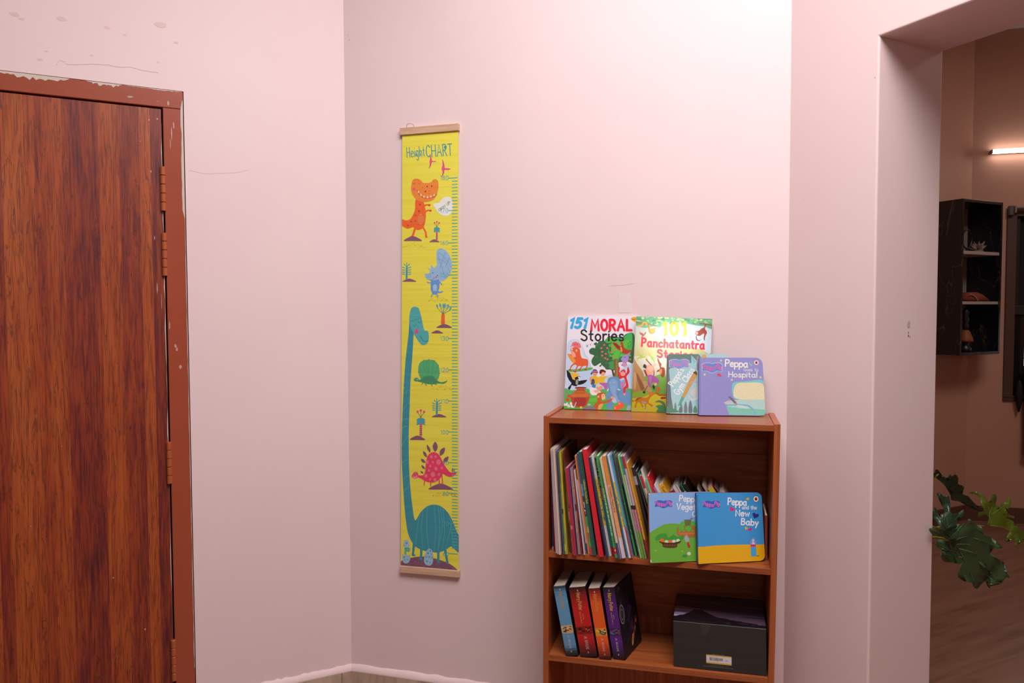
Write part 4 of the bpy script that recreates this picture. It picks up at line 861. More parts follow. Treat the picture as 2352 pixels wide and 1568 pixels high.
# tree
pg.blob('830,1190 920,1110 1010,1120 1020,1060 1110,990 1100,930 1200,900 1320,900 1400,780 1560,760 1800,800 1940,700 2110,650 2200,760 2190,1100 2160,1540 2080,1560 1980,1520 1700,1560 1640,1700 1560,1800 1460,1760 1350,1760 1300,1700 1230,1640 1180,1560 1000,1660 900,1540 930,1420 980,1340 860,1290', '#3f6a48')
pg.blob('1300,900 1420,800 1560,780 1780,830 1960,720 2110,680 2140,900 2120,1160 2000,1300 1760,1400 1700,1540 1560,1480 1440,1400 1400,1200 1420,1040', '#4cae4c'); pg.blob('1420,900 1600,880 1900,900 2080,740 2120,820 2020,1080 1800,1180 1700,1440 1600,1480 1520,1300 1440,1120', '#62bb48')
pg.blob('1960,720 2100,660 2130,800 2000,880', '#48b260'); pg.blob('1420,1560 1560,1500 1640,1600 1560,1760 1440,1700', '#4a9a56')
rr = random.Random(4)
for _ in range(60): pg.ell(rr.uniform(1000, 1500), rr.uniform(960, 1650), 40, 26, rr.choice(['#386244', '#47744e', '#3c6a48']), rr.uniform(-.6, .6), n=7, up=False)
for _ in range(50): pg.ell(rr.uniform(1450, 2080), rr.uniform(860, 1350), 34, 22, rr.choice(['#56b44a', '#70c24c', '#44a44e']), rr.uniform(-.6, .6), n=7, up=False)
pg.src(1290, 835, 13.07)
pg.poly('1570,-60 1600,-130 1700,-130 1720,60 1740,240 1800,470 1560,470 1600,240', '#7d6238'); pg.poly('1500,180 1560,220 1590,330 1560,430', '#4c4038'); pg.poly('1640,-120 1680,-120 1700,200 1700,430 1640,430', '#97804a')
pg.src(1290, 715, 13.07); pg.up()
for x, y in ((1290, 1025), (1200, 1118), (1375, 1118), (1525, 1078), (1590, 1162), (1225, 1228), (1495, 1245), (1335, 1290), (1225, 1342), (1312, 1418), (1385, 1455), (1565, 1398), (2075, 1455)): pg.ell(x, y, 32, 27, '#e8695a', n=12, up=False)
# title
pg.text('151', 240, 512, 275, 88, '#3fa9e2', slant=.28, width=470, gap=.34); pg.text('MORAL', 905, 595, 310, 74, '#b9a9b4', width=1210, gap=.30); pg.text('MORAL', 895, 582, 310, 70, '#f0283e', width=1210, gap=.30)
pg.text('Stories', 590, 895, 318, 50, '#33292f', width=1270, gap=.26, serif=.09)
# bird, butterflies
pg.blob('1530,960 1640,960 1760,1060 1800,1040 1770,960 1810,925 1850,960 1880,1080 1960,1160 2170,1180 2080,1220 1980,1290 1860,1280 1780,1200 1690,1160 1600,1060', '#b8402a'); pg.blob('1780,1080 1820,1120 1830,1220 1790,1210', '#d8a84a'); pg.blob('1560,970 1650,990 1740,1080 1700,1120 1620,1040', '#8a3030')
pg.blob('2085,250 2140,195 2240,190 2240,330 2190,330', '#e8a428'); pg.line('2130,250 2180,270 2230,240', 14, '#6a4a18', True)
pg.poly('735,1010 770,1040 800,1000 800,1070 770,1105 750,1060', '#5ab0cc'); pg.poly('840,990 865,1010 885,965 880,1020 895,1035 865,1040', '#e8607a')
# white-maned camel-like beast with its calf, left
pg.blob('430,880 520,950 600,1100 680,1330 760,1420 820,1560 760,1500 620,1500 560,1300 540,1100', '#dcdce8'); pg.blob('330,960 440,930 560,1000 580,1110 500,1110 400,1120 340,1060 240,1090 300,1040', '#e8757a')
pg.blob('270,1140 400,1100 540,1140 570,1300 620,1420 780,1460 800,1580 760,1640 560,1660 420,1620 260,1460 180,1300 290,1300', '#e2603a'); pg.blob('190,1310 280,1340 400,1460 420,1600 280,1500', '#e8963c'); pg.blob('290,1200 400,1260 430,1390 350,1400 290,1300', '#f0a08a')
pg.ell(315, 1160, 26, 34, '#f4e8e0'); pg.ell(450, 1195, 26, 30, '#f4e8e0'); pg.ell(318, 1170, 10, 14, '#4a2a20'); pg.ell(447, 1200, 10, 14, '#4a2a20'); pg.ell(400, 1010, 14, 18, '#a04048'); pg.ell(470, 1020, 14, 18, '#a04048'); pg.line('380,1395 420,1410 450,1380', 12, '#a03a30', True)
pg.src(1290, 835, 13.07)
for p in ('420,0 300,90 260,200', '520,0 470,120 410,250', '640,0 620,90 540,190', '780,0 770,90 720,190'): pg.line(p, 46, '#e05a30', True, w2=30)
for x, y in ((255, 205), (405, 260), (545, 198), (720, 195)): pg.ell(x, y, 44, 22, '#c8402a', .2, n=12)
# crow, sun and pitcher
pg.blob('270,280 330,290 420,310 560,320 480,350 520,420 430,470 400,520 330,430', '#eeb42a')
pg.poly('150,200 260,300 330,480 410,520 400,440 440,420 490,400 540,380 570,420 520,430 500,480 520,540 600,520 780,500 740,560 660,620 560,650 500,650 440,700 390,690 300,660 280,740 230,820 210,780 180,760 280,640 300,600 230,520 170,400', '#23262a'); pg.blob('430,520 480,480 500,540 490,640 430,640', '#a49c90'); pg.poly('490,410 550,400 540,440 500,440', '#e4e0dc')
pg.blob('400,740 560,715 760,735 700,770 700,820 780,900 850,990 800,1150 720,1300 540,1330 360,1290 290,1130 270,990 360,880 440,830 450,780', '#b85038'); pg.blob('300,960 440,850 560,840 700,850 830,970 830,1010 560,1030 280,1010', '#cc7038'); pg.blob('400,1040 700,1040 740,1140 680,1280 480,1290 380,1180', '#a43c38'); pg.ell(575, 740, 175, 26, '#5a241c'); pg.ell(575, 752, 150, 14, '#c85838')
for i in range(6): pg.line([(440 + i * 48, 870), (430 + i * 48, 915)], 18, '#96402a')
# children
pg.blob('860,440 960,390 1080,400 1120,470 1090,620 960,640 900,600 880,540', '#e8b430'); pg.blob('900,500 980,480 1000,600 940,650 880,620', '#56586c'); pg.poly('915,640 1030,640 1020,740 920,740', '#3f7fc0'); pg.ell(1010, 320, 68, 72, '#e09a78'); pg.blob('870,320 920,250 960,190 1040,190 1100,270 1080,300 960,280 910,350', '#5a5090'); pg.line('920,250 1000,240 1070,260', 24, '#d88098', True)
pg.blob('1110,430 1200,390 1320,400 1440,430 1320,450 1290,560 1300,600 1120,590', '#e8b838'); pg.ell(1240, 310, 82, 74, '#e8a888'); pg.blob('1140,290 1160,210 1240,190 1330,240 1320,290 1240,260 1180,330', '#6a2a20'); pg.blob('1130,600 1300,590 1390,600 1380,760 1310,800 1260,700', '#b868a8'); pg.poly('840,440 900,400 900,600 860,560', '#e09a78')
# lamb and piglet-coloured calf
pg.blob('850,740 950,730 1060,780 1180,860 1160,940 1040,960 920,960 860,880', '#ece4e4'); pg.blob('1050,720 1180,680 1240,730 1200,810 1100,800', '#e89a8a'); pg.ell(1110, 680, 60, 36, '#e4c8a0'); pg.blob('970,820 1120,800 1120,880 1000,880', '#eab4a0')
# elephant
pg.blob('1380,560 1420,450 1560,400 1700,430 1770,520 1800,700 1900,760 2030,860 2110,1000 2080,1240 1960,1280 1930,1150 1890,1230 1760,1220 1740,1120 1680,1160 1560,1180 1540,1360 1380,1370 1360,1150 1360,900 1440,840 1380,700', '#6d94c4'); pg.blob('1440,560 1560,470 1680,540 1700,700 1640,860 1560,960 1470,800', '#7fa6d2'); pg.blob('1480,700 1620,700 1640,900 1720,1080 1760,1160 1660,1180 1560,1000', '#86aad4'); pg.blob('1780,560 1900,510 1930,600 1860,760 1790,720', '#c084b8'); pg.blob('1780,530 1900,490 1900,530 1800,570', '#7fb0d8')
pg.ell(1465, 575, 24, 14, '#f0eef4'); pg.ell(1590, 570, 24, 14, '#f0eef4'); pg.ell(1465, 572, 11, 12, '#2c3450'); pg.ell(1590, 566, 11, 12, '#2c3450'); pg.line('1410,780 1380,830', 26, '#efe8d8'); pg.line('1700,780 1750,800', 26, '#efe8d8'); pg.line('1720,850 1690,960 1720,1080', 12, '#5a7cb0', True); pg.blob('1500,1080 1600,1020 1660,1180 1560,1180', '#b4c4e0')
# purple and red monkeys
pg.blob('1830,-190 1890,-240 2000,-250 2030,-120 1960,-20 1980,60 1860,90 1800,60 1850,-30 1790,-110', '#a890cc'); pg.blob('1840,10 1940,0 1950,90 1880,110', '#e090b0'); pg.poly('1960,-260 2085,-310 2020,-220', '#b880c4'); pg.ell(1880, -170, 10, 14, '#33294a'); pg.ell(1925, -180, 10, 14, '#33294a')
pg.blob('1730,110 1760,150 1740,300 1800,220 1900,190 1960,300 1990,130 2030,140 2050,280 1960,400 2000,560 2020,720 1940,760 1930,860 1880,920 1860,760 1940,640 1880,440 1760,480 1750,380 1690,290', '#dc3340'); pg.blob('1780,280 1850,240 1930,290 1900,370 1800,370', '#eaa098'); pg.ell(1820, 260, 14, 10, '#4a3020'); pg.ell(1890, 265, 14, 10, '#4a3020'); pg.ell(1900, 930, 34, 40, '#e89a80')
# brown monkey, red shell, flowers and stones
pg.blob('1060,960 1100,900 1200,880 1290,890 1320,1040 1240,1110 1160,1120 1240,1150 1500,1060 1560,990 1580,1040 1440,1170 1280,1200 1180,1380 1000,1380 970,1260 1080,1140', '#c4602c'); pg.blob('1210,940 1290,930 1320,1050 1220,1100', '#ecc09a'); pg.ell(1110, 1005, 30, 34, '#e8b090'); pg.ell(1262, 985, 8, 22, '#3a2418'); pg.blob('1130,1250 1260,1220 1180,1380 1100,1380', '#dca868'); pg.ell(1530, 1030, 46, 40, '#e8a880')
pg.blob('1580,1290 1680,1270 1700,1190 1770,1160 1900,1240 1840,1340 1700,1400 1590,1400', '#ec6040'); pg.ell(1745, 1215, 22, 18, '#f4d070'); pg.ell(1620, 1340, 26, 30, '#f4a070')
for x, y in ((220, 985), (180, 1100)): pg.ell(x, y, 55, 48, '#e44438')
for _ in range(26): pg.ell(rr.uniform(80, 350), rr.uniform(1190, 1330), 30, 18, '#f0e4ec', rr.uniform(0, 3), n=8)
pg.ell(205, 1335, 36, 20, '#d8b040'); pg.ell(585, 1330, 36, 34, '#ecc050'); pg.ell(830, 1245, 55, 28, '#c4b4c0'); pg.blob('640,1380 760,1310 980,1310 1000,1385', '#8a7490'); pg.blob('1960,1390 2000,1280 2090,1250 2090,1405', '#9fb0b8'); pg.line('440,1180 400,1280 370,1340', 16, '#f0e8f0', True)
pg.build('cover_print', INKG, r)

# 2. "101 panchatantra stories", metallic cover
c = [(.9541, .033, 1.3820), (1.1686, .017, 1.3745), (1.1600, .047, 1.1067), (.9447, .0675, 1.1067)]
r, sf, ol, W, H = face_book('picture_book', 'large shiny storybook with yellow and green metallic cover, second from left on top', 'book', c, .007, plain('#b9b48c', .35, coat=.2), PAPER, 0, .006, GT)
pg = Page([(1462, 727.5), (1636.5, 733), (1624, 953.5), (1451, 945)], sf, .0002)
bg(pg, ol, '#cfcbb6'); pg.src(1440, 715, 11.2)
for i in range(14):
    t = i / 14; cc = [int(a + (b - a) * t) for a, b in zip((190, 200, 196), (196, 184, 116))]; pg.up() if i == 0 else None
    pg.face([(150 - t * 40, 380 + 56 * i), (2230, 380 + 56 * i), (2230, 440 + 56 * i), (150 - t * 40, 440 + 56 * i)], '#%02x%02x%02x' % tuple(cc))
pg.blob('1300,400 1700,350 2200,420 2160,1100 1900,1000 1500,900', '#c4d2dc', 3)
pg.blob('230,120 1000,140 2200,200 2200,470 2000,400 1800,380 1550,330 1300,300 1000,300 860,420 700,400 480,440 300,400 230,350', '#5fa87c', 3); rr = random.Random(8)
for _ in range(70): pg.ell(rr.uniform(260, 2180), 150 + rr.uniform(0, 190), rr.uniform(20, 60), rr.uniform(16, 36), rr.choice(['#3c8a68', '#8fc08a', '#b8c878', '#cfd48a', '#6aae80']), rr.uniform(-.6, .6), n=9, up=False)
pg.line('240,290 420,330 560,340 760,390', 60, '#8a7a58', True, w2=24)
for p in ('300,390 380,380 420,330', '430,300 500,310 510,360', '580,380 580,480 620,570 700,540 720,450'): pg.line(p, 46, '#d8a430', True)
pg.ell(650, 500, 60, 44, '#c8a03c'); pg.line('570,350 570,480 600,560 660,590 720,540', 12, '#8a5a20', True)
pg.poly('330,520 360,570 400,570 440,610 490,530 500,580 440,650 400,690 370,690 400,640 340,600', '#b0504a')
pg.line('1880,330 2020,340 2190,370', 30, '#8a4a48', True); pg.blob('2010,340 2040,360 2010,460 2060,560 2010,680 2000,780 1970,720 1990,600 1950,600 1880,650 1800,640 1760,600 1780,530 1850,520 1920,460 1990,420', '#9a3a26'); pg.blob('1790,640 1800,720 1850,770 1900,740 1860,790 1790,760 1770,680', '#7a3024'); pg.ell(1800, 580, 34, 40, '#d8b0a0')
pg.text('101', 935, 612, 315, 82, '#dcb81e', ang=1.0, width=570, gap=.42, serif=.16)
pg.text('Panchatantra', 390, 914, 205, 50, '#e0173c', ang=3.0, width=1590, gap=.30); pg.text('Stories', 790, 1200, 190, 50, '#e0173c', ang=3.0, width=900, gap=.3)
pg.src(1440, 820, 11.2)
pg.blob('140,900 240,700 420,520 700,520 980,450 1000,900 1000,1440 110,1390', '#74a83a', 3); pg.blob('120,1000 500,960 1000,1050 1000,1440 110,1390', '#e0cf30', 3); pg.blob('130,930 400,880 600,960 400,1040 130,1060', '#98b83a', 3); pg.blob('700,560 880,480 990,520 990,900 800,800', '#76a83e', 3); pg.blob('640,780 800,760 860,900 700,880', '#58a048')
pg.blob('180,60 260,180 420,420 460,600 460,820 330,890 150,890 160,600', '#c08a52', 3); pg.blob('260,420 380,640 460,800 380,870 280,620', '#96603c'); pg.blob('190,420 250,500 240,800 180,820', '#d8aa70'); pg.poly('200,90 420,400 440,560 380,500', '#b08a5c')
for p in ('380,30 330,-60 270,-150', '380,30 300,40 260,120', '390,20 480,20 540,90', '380,-10 430,-60', '640,30 590,-40 550,-90', '640,30 700,40 740,110', '640,40 700,120 700,180'): pg.line(p, 50, '#a8b838', True, w2=10)
pg.line('500,80 660,270 700,400 690,520', 26, '#8a4a28', True)
pg.blob('480,260 560,220 640,240 700,280 690,400 640,480 560,500 500,420', '#e0a080'); pg.ell(610, 320, 66, 70, '#e8b090'); pg.blob('420,260 450,200 500,230 500,310 440,290', '#2a2428'); pg.ell(720, 220, 46, 30, '#e8b0a0', -.5); pg.poly('430,350 480,340 540,500 500,520', '#9a3a2a')
pg.blob('530,500 640,480 760,540 830,640 760,750 700,660 640,700 600,780 530,760 550,640', '#a8549c'); pg.poly('560,540 640,500 640,720 590,760', '#b868a8'); pg.blob('660,760 720,730 710,840 680,830', '#2c2a2c'); pg.blob('700,700 760,680 770,740 710,760', '#e8b090')
pg.blob('420,640 500,640 560,760 640,860 650,920 560,920 500,880 430,740', '#c89868'); pg.ell(445, 920, 34, 30, '#3a2c1c', .5); pg.line('530,760 500,820 460,880', 22, '#8a5a3a', True)
pg.blob('800,40 850,150 890,200 880,280 960,300 980,430 940,540 880,520 840,400 760,410 800,350 850,330 830,220 790,110', '#9a3a20'); pg.blob('840,360 900,340 890,460 850,450', '#d89030')
pg.line('760,940 840,1000 990,1000', 40, '#c8501c', True); pg.line('990,1070 900,1060 880,1090 990,1080', 30, '#b83a1c', True); pg.blob('770,800 840,800 850,870 800,920 760,880', '#d8641c')
pg.blob('130,1090 200,1120 280,1060 400,1050 500,1060 580,1000 560,950 620,920 700,940 740,960 680,1000 600,1060 560,1180 640,1230 700,1290 640,1290 540,1210 500,1230 490,1340 460,1340 460,1220 380,1190 440,1290 400,1290 340,1180 270,1180 240,1310 200,1310 230,1200 230,1130 150,1160', '#e08420'); pg.blob('280,1060 400,1050 300,1100 220,1140', '#c04a20')
for x, y in ((230, 1320), (450, 1300), (500, 1360), (680, 1290)): pg.ell(x, y, 30, 16, '#d4c8d8', .2, n=10)
pg.blob('380,1140 500,1170 500,1200 400,1180', '#b4b4c4'); pg.blob('720,1180 820,1130 940,1170 990,1280 940,1300 880,1210 800,1180', '#6f8a50'); pg.blob('740,1280 860,1250 990,1300 990,1430 760,1420 800,1340', '#4f9a60')
pg.build('cover_print', INKF, r)

# shared marks of the board books
def logo(pg, x, y, w_, edge, fill, txt, edge_w):
    k = w_ / 340.0
    pts = [(0, 30), (45, 8), (120, 2), (170, 16), (230, 2), (300, 6), (340, 36), (332, 90), (342, 128), (300, 140), (260, 128), (210, 152), (160, 162), (110, 142), (60, 128), (12, 132), (4, 96), (10, 64)]
    P = [(x + a * k, y + b * k) for a, b in pts]; cx, cy = x + 170 * k, y + 82 * k
    pg.blob([(cx + (a - cx) * (1 + edge_w * .055), cy + (b - cy) * (1 + edge_w * .12)) for a, b in P], edge); pg.blob(P, fill)
    pg.text('Peppa', x + 14 * k, y + 88 * k, 66 * k, 15 * k, txt, ang=9, width=198 * k, gap=.14); pg.text('Pig', x + 232 * k, y + 82 * k, 66 * k, 15 * k, txt, ang=9, width=92 * k, gap=.22)
def badge(pg, x, y, rx, ry, ring):
    pg.ell(x, y, rx, ry, ring, n=24); pg.ell(x, y, rx * .88, ry * .88, '#efe6e4', n=24)
    pg.ell(x, y + ry * .05, rx * .5, ry * .46, '#b82832', n=16); pg.ell(x, y - ry * .36, rx * .24, ry * .16, '#2c2024', n=10); pg.line([(x, y - ry * .4), (x, y + ry * .45)], rx * .07, '#2c2024', cap=False)
    for dx, dy in ((-.25, -.05), (.25, -.05), (-.2, .25), (.2, .25)): pg.ell(x + dx * rx, y + dy * ry, rx * .09, ry * .08, '#2c2024', n=8)
def star(pg, x, y, r_, c): pg.poly([(x + (r_ if i % 2 == 0 else r_ * .45) * math.sin(i * PI / 5), y - (r_ if i % 2 == 0 else r_ * .45) * math.cos(i * PI / 5)) for i in range(10)], c)
def heart(pg, x, y, s, c, a=0.0):
    P = [(0, .9), (-.55, .35), (-.95, -.15), (-.8, -.65), (-.4, -.8), (0, -.45), (.4, -.8), (.8, -.65), (.95, -.15), (.55, .35)]
    q, w_ = math.cos(a), math.sin(a); pg.poly([(x + (b * q - d * w_) * s, y + (b * w_ + d * q) * s) for b, d in P], c)
# 3. gym class
GB = 'square board books with rounded corners'
BPG = plain('#8f8a86', .7)
c = [(1.0452, .060, 1.2722), (1.2124, .040, 1.2733), (1.2170, .064, 1.1067), (1.0458, .0965, 1.1067)]
r, sf, ol, W, H = face_book('board_book', 'dark green and aqua board book titled about a gym class, half hidden on top', 'book', c, .013, plain('#2c3834', .4), plain('#20262c', .6), .002, .012, GB)
pg = Page([(1533, 815), (1672, 815), (1674, 953), (1531, 951)], sf, .0002); bg(pg, ol, '#a9d2d8'); pg.src(1440, 820, 11.2)
S_ = '#a6d8e0'; D_ = '#6a8480'
pg.poly('1004,20 1090,-55 1840,-55 1910,20 1890,140 1780,160 1600,170 1500,260 1280,280 1120,300 1060,400 1100,800 1180,1240 1200,1420 1010,1430', D_); pg.blob('1010,100 1070,90 1080,1300 1010,1420', '#74666c', 3); pg.blob('1070,300 1100,500 1140,1000 1120,1400 1060,1400', '#66747a', 3); pg.poly('1660,-20 1800,120 1780,300 1660,150', S_); pg.poly('1640,-30 1760,110 1790,130 1720,190', '#8cc4cc')
pg.blob('1920,30 1960,-40 2040,-30 2060,40 2100,100 1900,100', '#d8a850'); pg.blob('1800,20 1850,20 1850,330 1800,330', '#b09088', 3)
pg.poly('1690,420 1810,480 1480,1060 1410,1020', '#d2a05c'); pg.poly('1410,1020 1480,1060 1380,1260 1310,1270', '#5fae98'); pg.poly('1690,420 1730,350 1800,400 1810,480', '#6a5038')
pg.poly('1600,940 1810,720 1830,1040 1700,1010', '#d4cccc'); pg.line('1590,1010 1670,1130 1830,1050', 34, '#e0d4d8'); pg.line('1630,690 1700,640 1830,680', 24, '#d8a0b8', True)
for x, y0, y1, w_, c2 in ((1250, 1170, 1430, 60, '#6f9484'), (1400, 1180, 1430, 60, '#6f9484'), (1120, 1200, 1430, 90, '#5f8a72'), (1510, 1150, 1440, 80, '#77868c'), (1630, 1120, 1440, 90, '#6c7e86'), (1380, 1280, 1440, 80, '#6a7a80'), (1750, 1260, 1440, 90, '#5f9478')): pg.blob([(x - w_ / 2, y1), (x - w_ / 2, (y0 + y1) / 2), (x, y0), (x + w_ / 2, (y0 + y1) / 2), (x + w_ / 2, y1)], c2)
pg.blob('1010,1300 1200,1340 1340,1430 1010,1440', '#5f8a70')
pg.text("Peppa's", 1195, 770, 150, 26, '#f0f2f2', ang=-57, width=500, gap=.2); pg.text('Gym Class', 1330, 990, 158, 26, '#f0f2f2', ang=-57, width=760, gap=.2)
logo(pg, 1095, 78, 500, '#d8dce4', '#7f9cd8', '#cf86bc', .8); badge(pg, 2465, 85, 70, 70, '#c8b0a8')
pg.build('cover_print', INKS, r)
# 4. goes to hospital
c = [(1.1342, .077, 1.2643), (1.3040, .048, 1.2648), (1.3121, .076, 1.1067), (1.1348, .1110, 1.1067)]
r, sf, ol, W, H = face_book('board_book', 'lavender blue board book about a hospital, rightmost on top of the bookcase', 'book', c, .014, plain('#5a5f9a', .4), plain('#8a8074', .7), .002, .018, GB)
pg = Page([(1606.5, 823), (1748, 823), (1757, 955), (1605, 954.5)], sf, .0002); bg(pg, ol, '#9592cf'); pg.src(1595, 810, 10.45)
Y = lambda y: None
pg.poly('110,130 160,140 150,1500 90,1500', '#8488cc')
pg.blob('900,760 960,700 1200,680 1640,670 1660,1120 1300,1160 960,1090 900,940', '#7fcad0', 4); pg.blob('930,960 950,820 1020,730 1200,710 1620,740 1668,1110 1400,1130 1000,1090', '#e4dcb4', 4)
pg.poly('700,1180 860,1130 1060,1120 1670,1110 1695,1370 1400,1340 1100,1330 800,1300', '#b4d6d4')
pg.poly([(760, 1270), (820, 1290), (1100, 1330), (1400, 1335), (1695, 1360), (1700, 1440), (1660, 1495), (1560, 1505), (830, 1490)], '#82cbb8'); pg.line('770,1250 1200,1250 1330,1300 1420,1400 1440,1500', 40, '#7fb8d4', True); pg.blob('1000,1250 1200,1270 1330,1330 1100,1320', '#c4dcd8')
pg.poly('800,1050 860,1040 1000,1180 950,1210', '#6f7478'); pg.poly('950,1210 1000,1180 1030,1240 1000,1240', '#d87a68'); pg.blob('540,520 600,500 650,570 570,560', '#d8485a'); pg.blob('720,1180 860,1140 880,1180 760,1220', '#d8b4c8')
pg.poly('1290,230 1380,310 1320,320', '#8cc4b8')
for x, y in ((635, 200), (250, 520), (890, 645), (1560, 585)): star(pg, x, y, 36, '#dcdc9a')
pg.text('Peppa', 735, 330, 150, 28, '#f0eee0', ang=2.5, width=520, gap=.18); pg.text('Goes to', 1165, 440, 74, 12, '#d8d6da', ang=1, width=340, gap=.2); pg.text('Hospital', 815, 575, 122, 21, '#eceade', ang=1, width=660, gap=.2)
logo(pg, 185, 255, 475, '#d4d6e4', '#6f88d0', '#d46aae', .7); badge(pg, 1460, 247, 62, 60, '#8a7a88')
pg.build('cover_print', INKS, r)
# 5. vegetable garden
z1 = s1z(1.04) + .0004; z2 = s1z(1.22) + .0004
c = [(1.0092, .236, .9115), (1.1750, .173, .9115), (1.1790, .203, s1z(1.18)), (1.0180, .266, s1z(1.02))]
r, sf, ol, W, H = face_book('board_book', 'sky blue and grass green board book about vegetables, left of the two facing out', 'book', c, .012, plain('#b04a48', .4), plain('#b9b0a8', .7), .002, .012, GB)
pg = Page([(1489, 1135), (1638, 1131.5), (1643, 1293.5), (1493.5, 1296)], sf, .0002); pg.src(1480, 1120, 8.11); bg(pg, ol, '#84aee2')
q = pg.st(100, 860)[1]; ob = clip_ol(ol, q, 2.0); bg(pg, ob, '#6cab3c')
pg.blob('96,872 200,800 300,740 420,700 640,700 960,740 1260,700 1280,1000 600,1000 100,1000', '#6cab3c', 3); pg.poly('70,130 130,110 150,1400 100,1410', '#79a4da') if False else None
pg.blob('620,760 800,740 960,760 960,960 640,940', '#a8703c', 3)
for x, y, rx in ((725, 700, 55), (905, 700, 55), (690, 785, 55), (820, 790, 60), (660, 840, 26), (740, 842, 26), (830, 842, 26), (910, 840, 26)): pg.ell(x, y, rx, rx * .62 if rx < 50 else rx * .8, '#58b43c', n=14)
for i in range(16): pg.ell(650 + i * 19, 880 + (i % 3) * 10, 15, 13, '#e2713c', n=8, up=i == 0)
pg.poly('740,625 880,625 860,740 760,740', '#6c6e40'); pg.ell(880, 608, 28, 14, '#8a6a48')
pg.blob('200,960 280,890 400,880 440,960 540,910 620,950 720,920 720,1000 600,1000 440,1010 300,1000 220,1010', '#3f9a3c')
pg.blob('275,1030 380,1055 560,1060 680,1020 660,1070 620,1080 590,1150 370,1145 330,1080', '#5a3a24'); pg.ell(325, 1015, 42, 44, '#ec6a30'); pg.ell(412, 1035, 34, 30, '#d4d8b4'); pg.ell(480, 1030, 34, 30, '#ec6a30'); pg.ell(548, 1030, 34, 30, '#d4d8c0'); pg.ell(628, 1020, 36, 34, '#d8dcc0'); pg.line('280,1035 380,1060 560,1065 680,1030', 18, '#43281a', True)
for i in range(5): pg.line([(375 + i * 50, 1080), (380 + i * 48, 1140)], 6, '#8a6238', cap=False)
pg.line('360,1105 600,1108', 6, '#8a6238', cap=False)
pg.blob('750,980 770,920 800,925 840,1000 825,1040 770,1040', '#a4aab4'); pg.poly('795,1060 830,1050 865,1140 850,1170 820,1160', '#c42c34'); pg.blob('720,1290 760,1280 800,1290 800,1330 720,1335', '#3c9440'); pg.ell(838, 1268, 36, 34, '#d4d4c4')
for x, y in ((205, 1200), (712, 1222)): pg.ell(x, y, 12, 10, '#e4c84a', n=8)
pg.text('Peppa', 650, 272, 112, 20, '#e8e6ec', ang=4, width=350, gap=.2); pg.text('Veget', 600, 428, 112, 20, '#e8e6ec', ang=2.5, width=350, gap=.2); pg.text('C', 900, 565, 92, 18, '#e8e6ec')
logo(pg, 185, 250, 335, '#b4c2e4', '#3f6cc8', '#d66cb8', .55)
pg.ell(108, 1388, 22, 26, '#d8d4d0'); pg.ell(86, 136, 16, 14, '#c8ccd8')
pg.build('cover_print', INKG, r)
# 6. new baby
c = [(1.1331, .212, .9140), (1.2998, .146, .9105), (1.3092, .181, s1z(1.31)), (1.1397, .2437, s1z(1.14))]
r, sf, ol, W, H = face_book('board_book', 'bright blue and yellow board book with hearts, right one of the two facing out', 'book', c, .013, plain('#2a5a8c', .4), plain('#7a746e', .7), .002, .014, GB)
pg = Page([(1600, 1134), (1753, 1132), (1759.5, 1292), (1604, 1297)], sf, .0002); pg.src(1480, 1120, 8.11); bg(pg, ol, '#3f98d8')
q = pg.st(1600, 1100)[1]; bg(pg, clip_ol(ol, q, 2.0), '#e8ae18')
pg.blob('1000,1130 1250,1100 1600,1085 2000,1085 2260,1095 2262,1140 1600,1150 1000,1160', '#e8ae18', 3); pg.poly('960,120 1000,120 1010,1100 970,1100', '#3688c6'); pg.poly('2215,400 2262,1085 2180,1085', '#3a86c2') if False else None
heart(pg, 1648, 415, 52, '#e02a74', .5); heart(pg, 1952, 222, 32, '#eab02c', -.5); heart(pg, 2093, 540, 66, '#33308c', .35); heart(pg, 1915, 775, 32, '#eab02c', .35); heart(pg, 1992, 800, 40, '#e02a74', -.35)
pg.blob('2000,1080 2005,1000 2045,965 2080,1000 2090,1080', '#c48ac4'); pg.blob('2012,1075 2015,1010 2045,985 2072,1010 2078,1075', '#6aa4d8'); pg.blob('2020,1075 2035,1040 2035,990 2055,990 2055,1040 2078,1075', '#dcd8dc'); pg.poly('1997,1082 2094,1082 2094,1128 1997,1128', '#d83a80'); pg.poly('1998,1128 2098,1128 2108,1300 2080,1315 2030,1315 2002,1300', '#48a8e0'); pg.ell(2130, 1300, 28, 12, '#b07a20')
pg.text('Peppa', 1575, 328, 125, 22, '#eeeaf0', ang=3, width=350, gap=.2); pg.text('and the', 1842, 412, 66, 13, '#dcdce6', ang=1, width=275, gap=.22); pg.text('New', 1722, 540, 112, 21, '#eeeaf0', ang=2, width=255, gap=.22); pg.text('Baby', 1825, 705, 118, 22, '#eeeaf0', ang=4, width=315, gap=.22)
logo(pg, 1085, 250, 340, '#7aa8dc', '#3a62c4', '#d66cb8', .5); badge(pg, 2108, 222, 56, 62, '#4a3a44')
pg.ell(972, 136, 12, 12, '#d8dce8')
pg.build('cover_print', INKG, r)

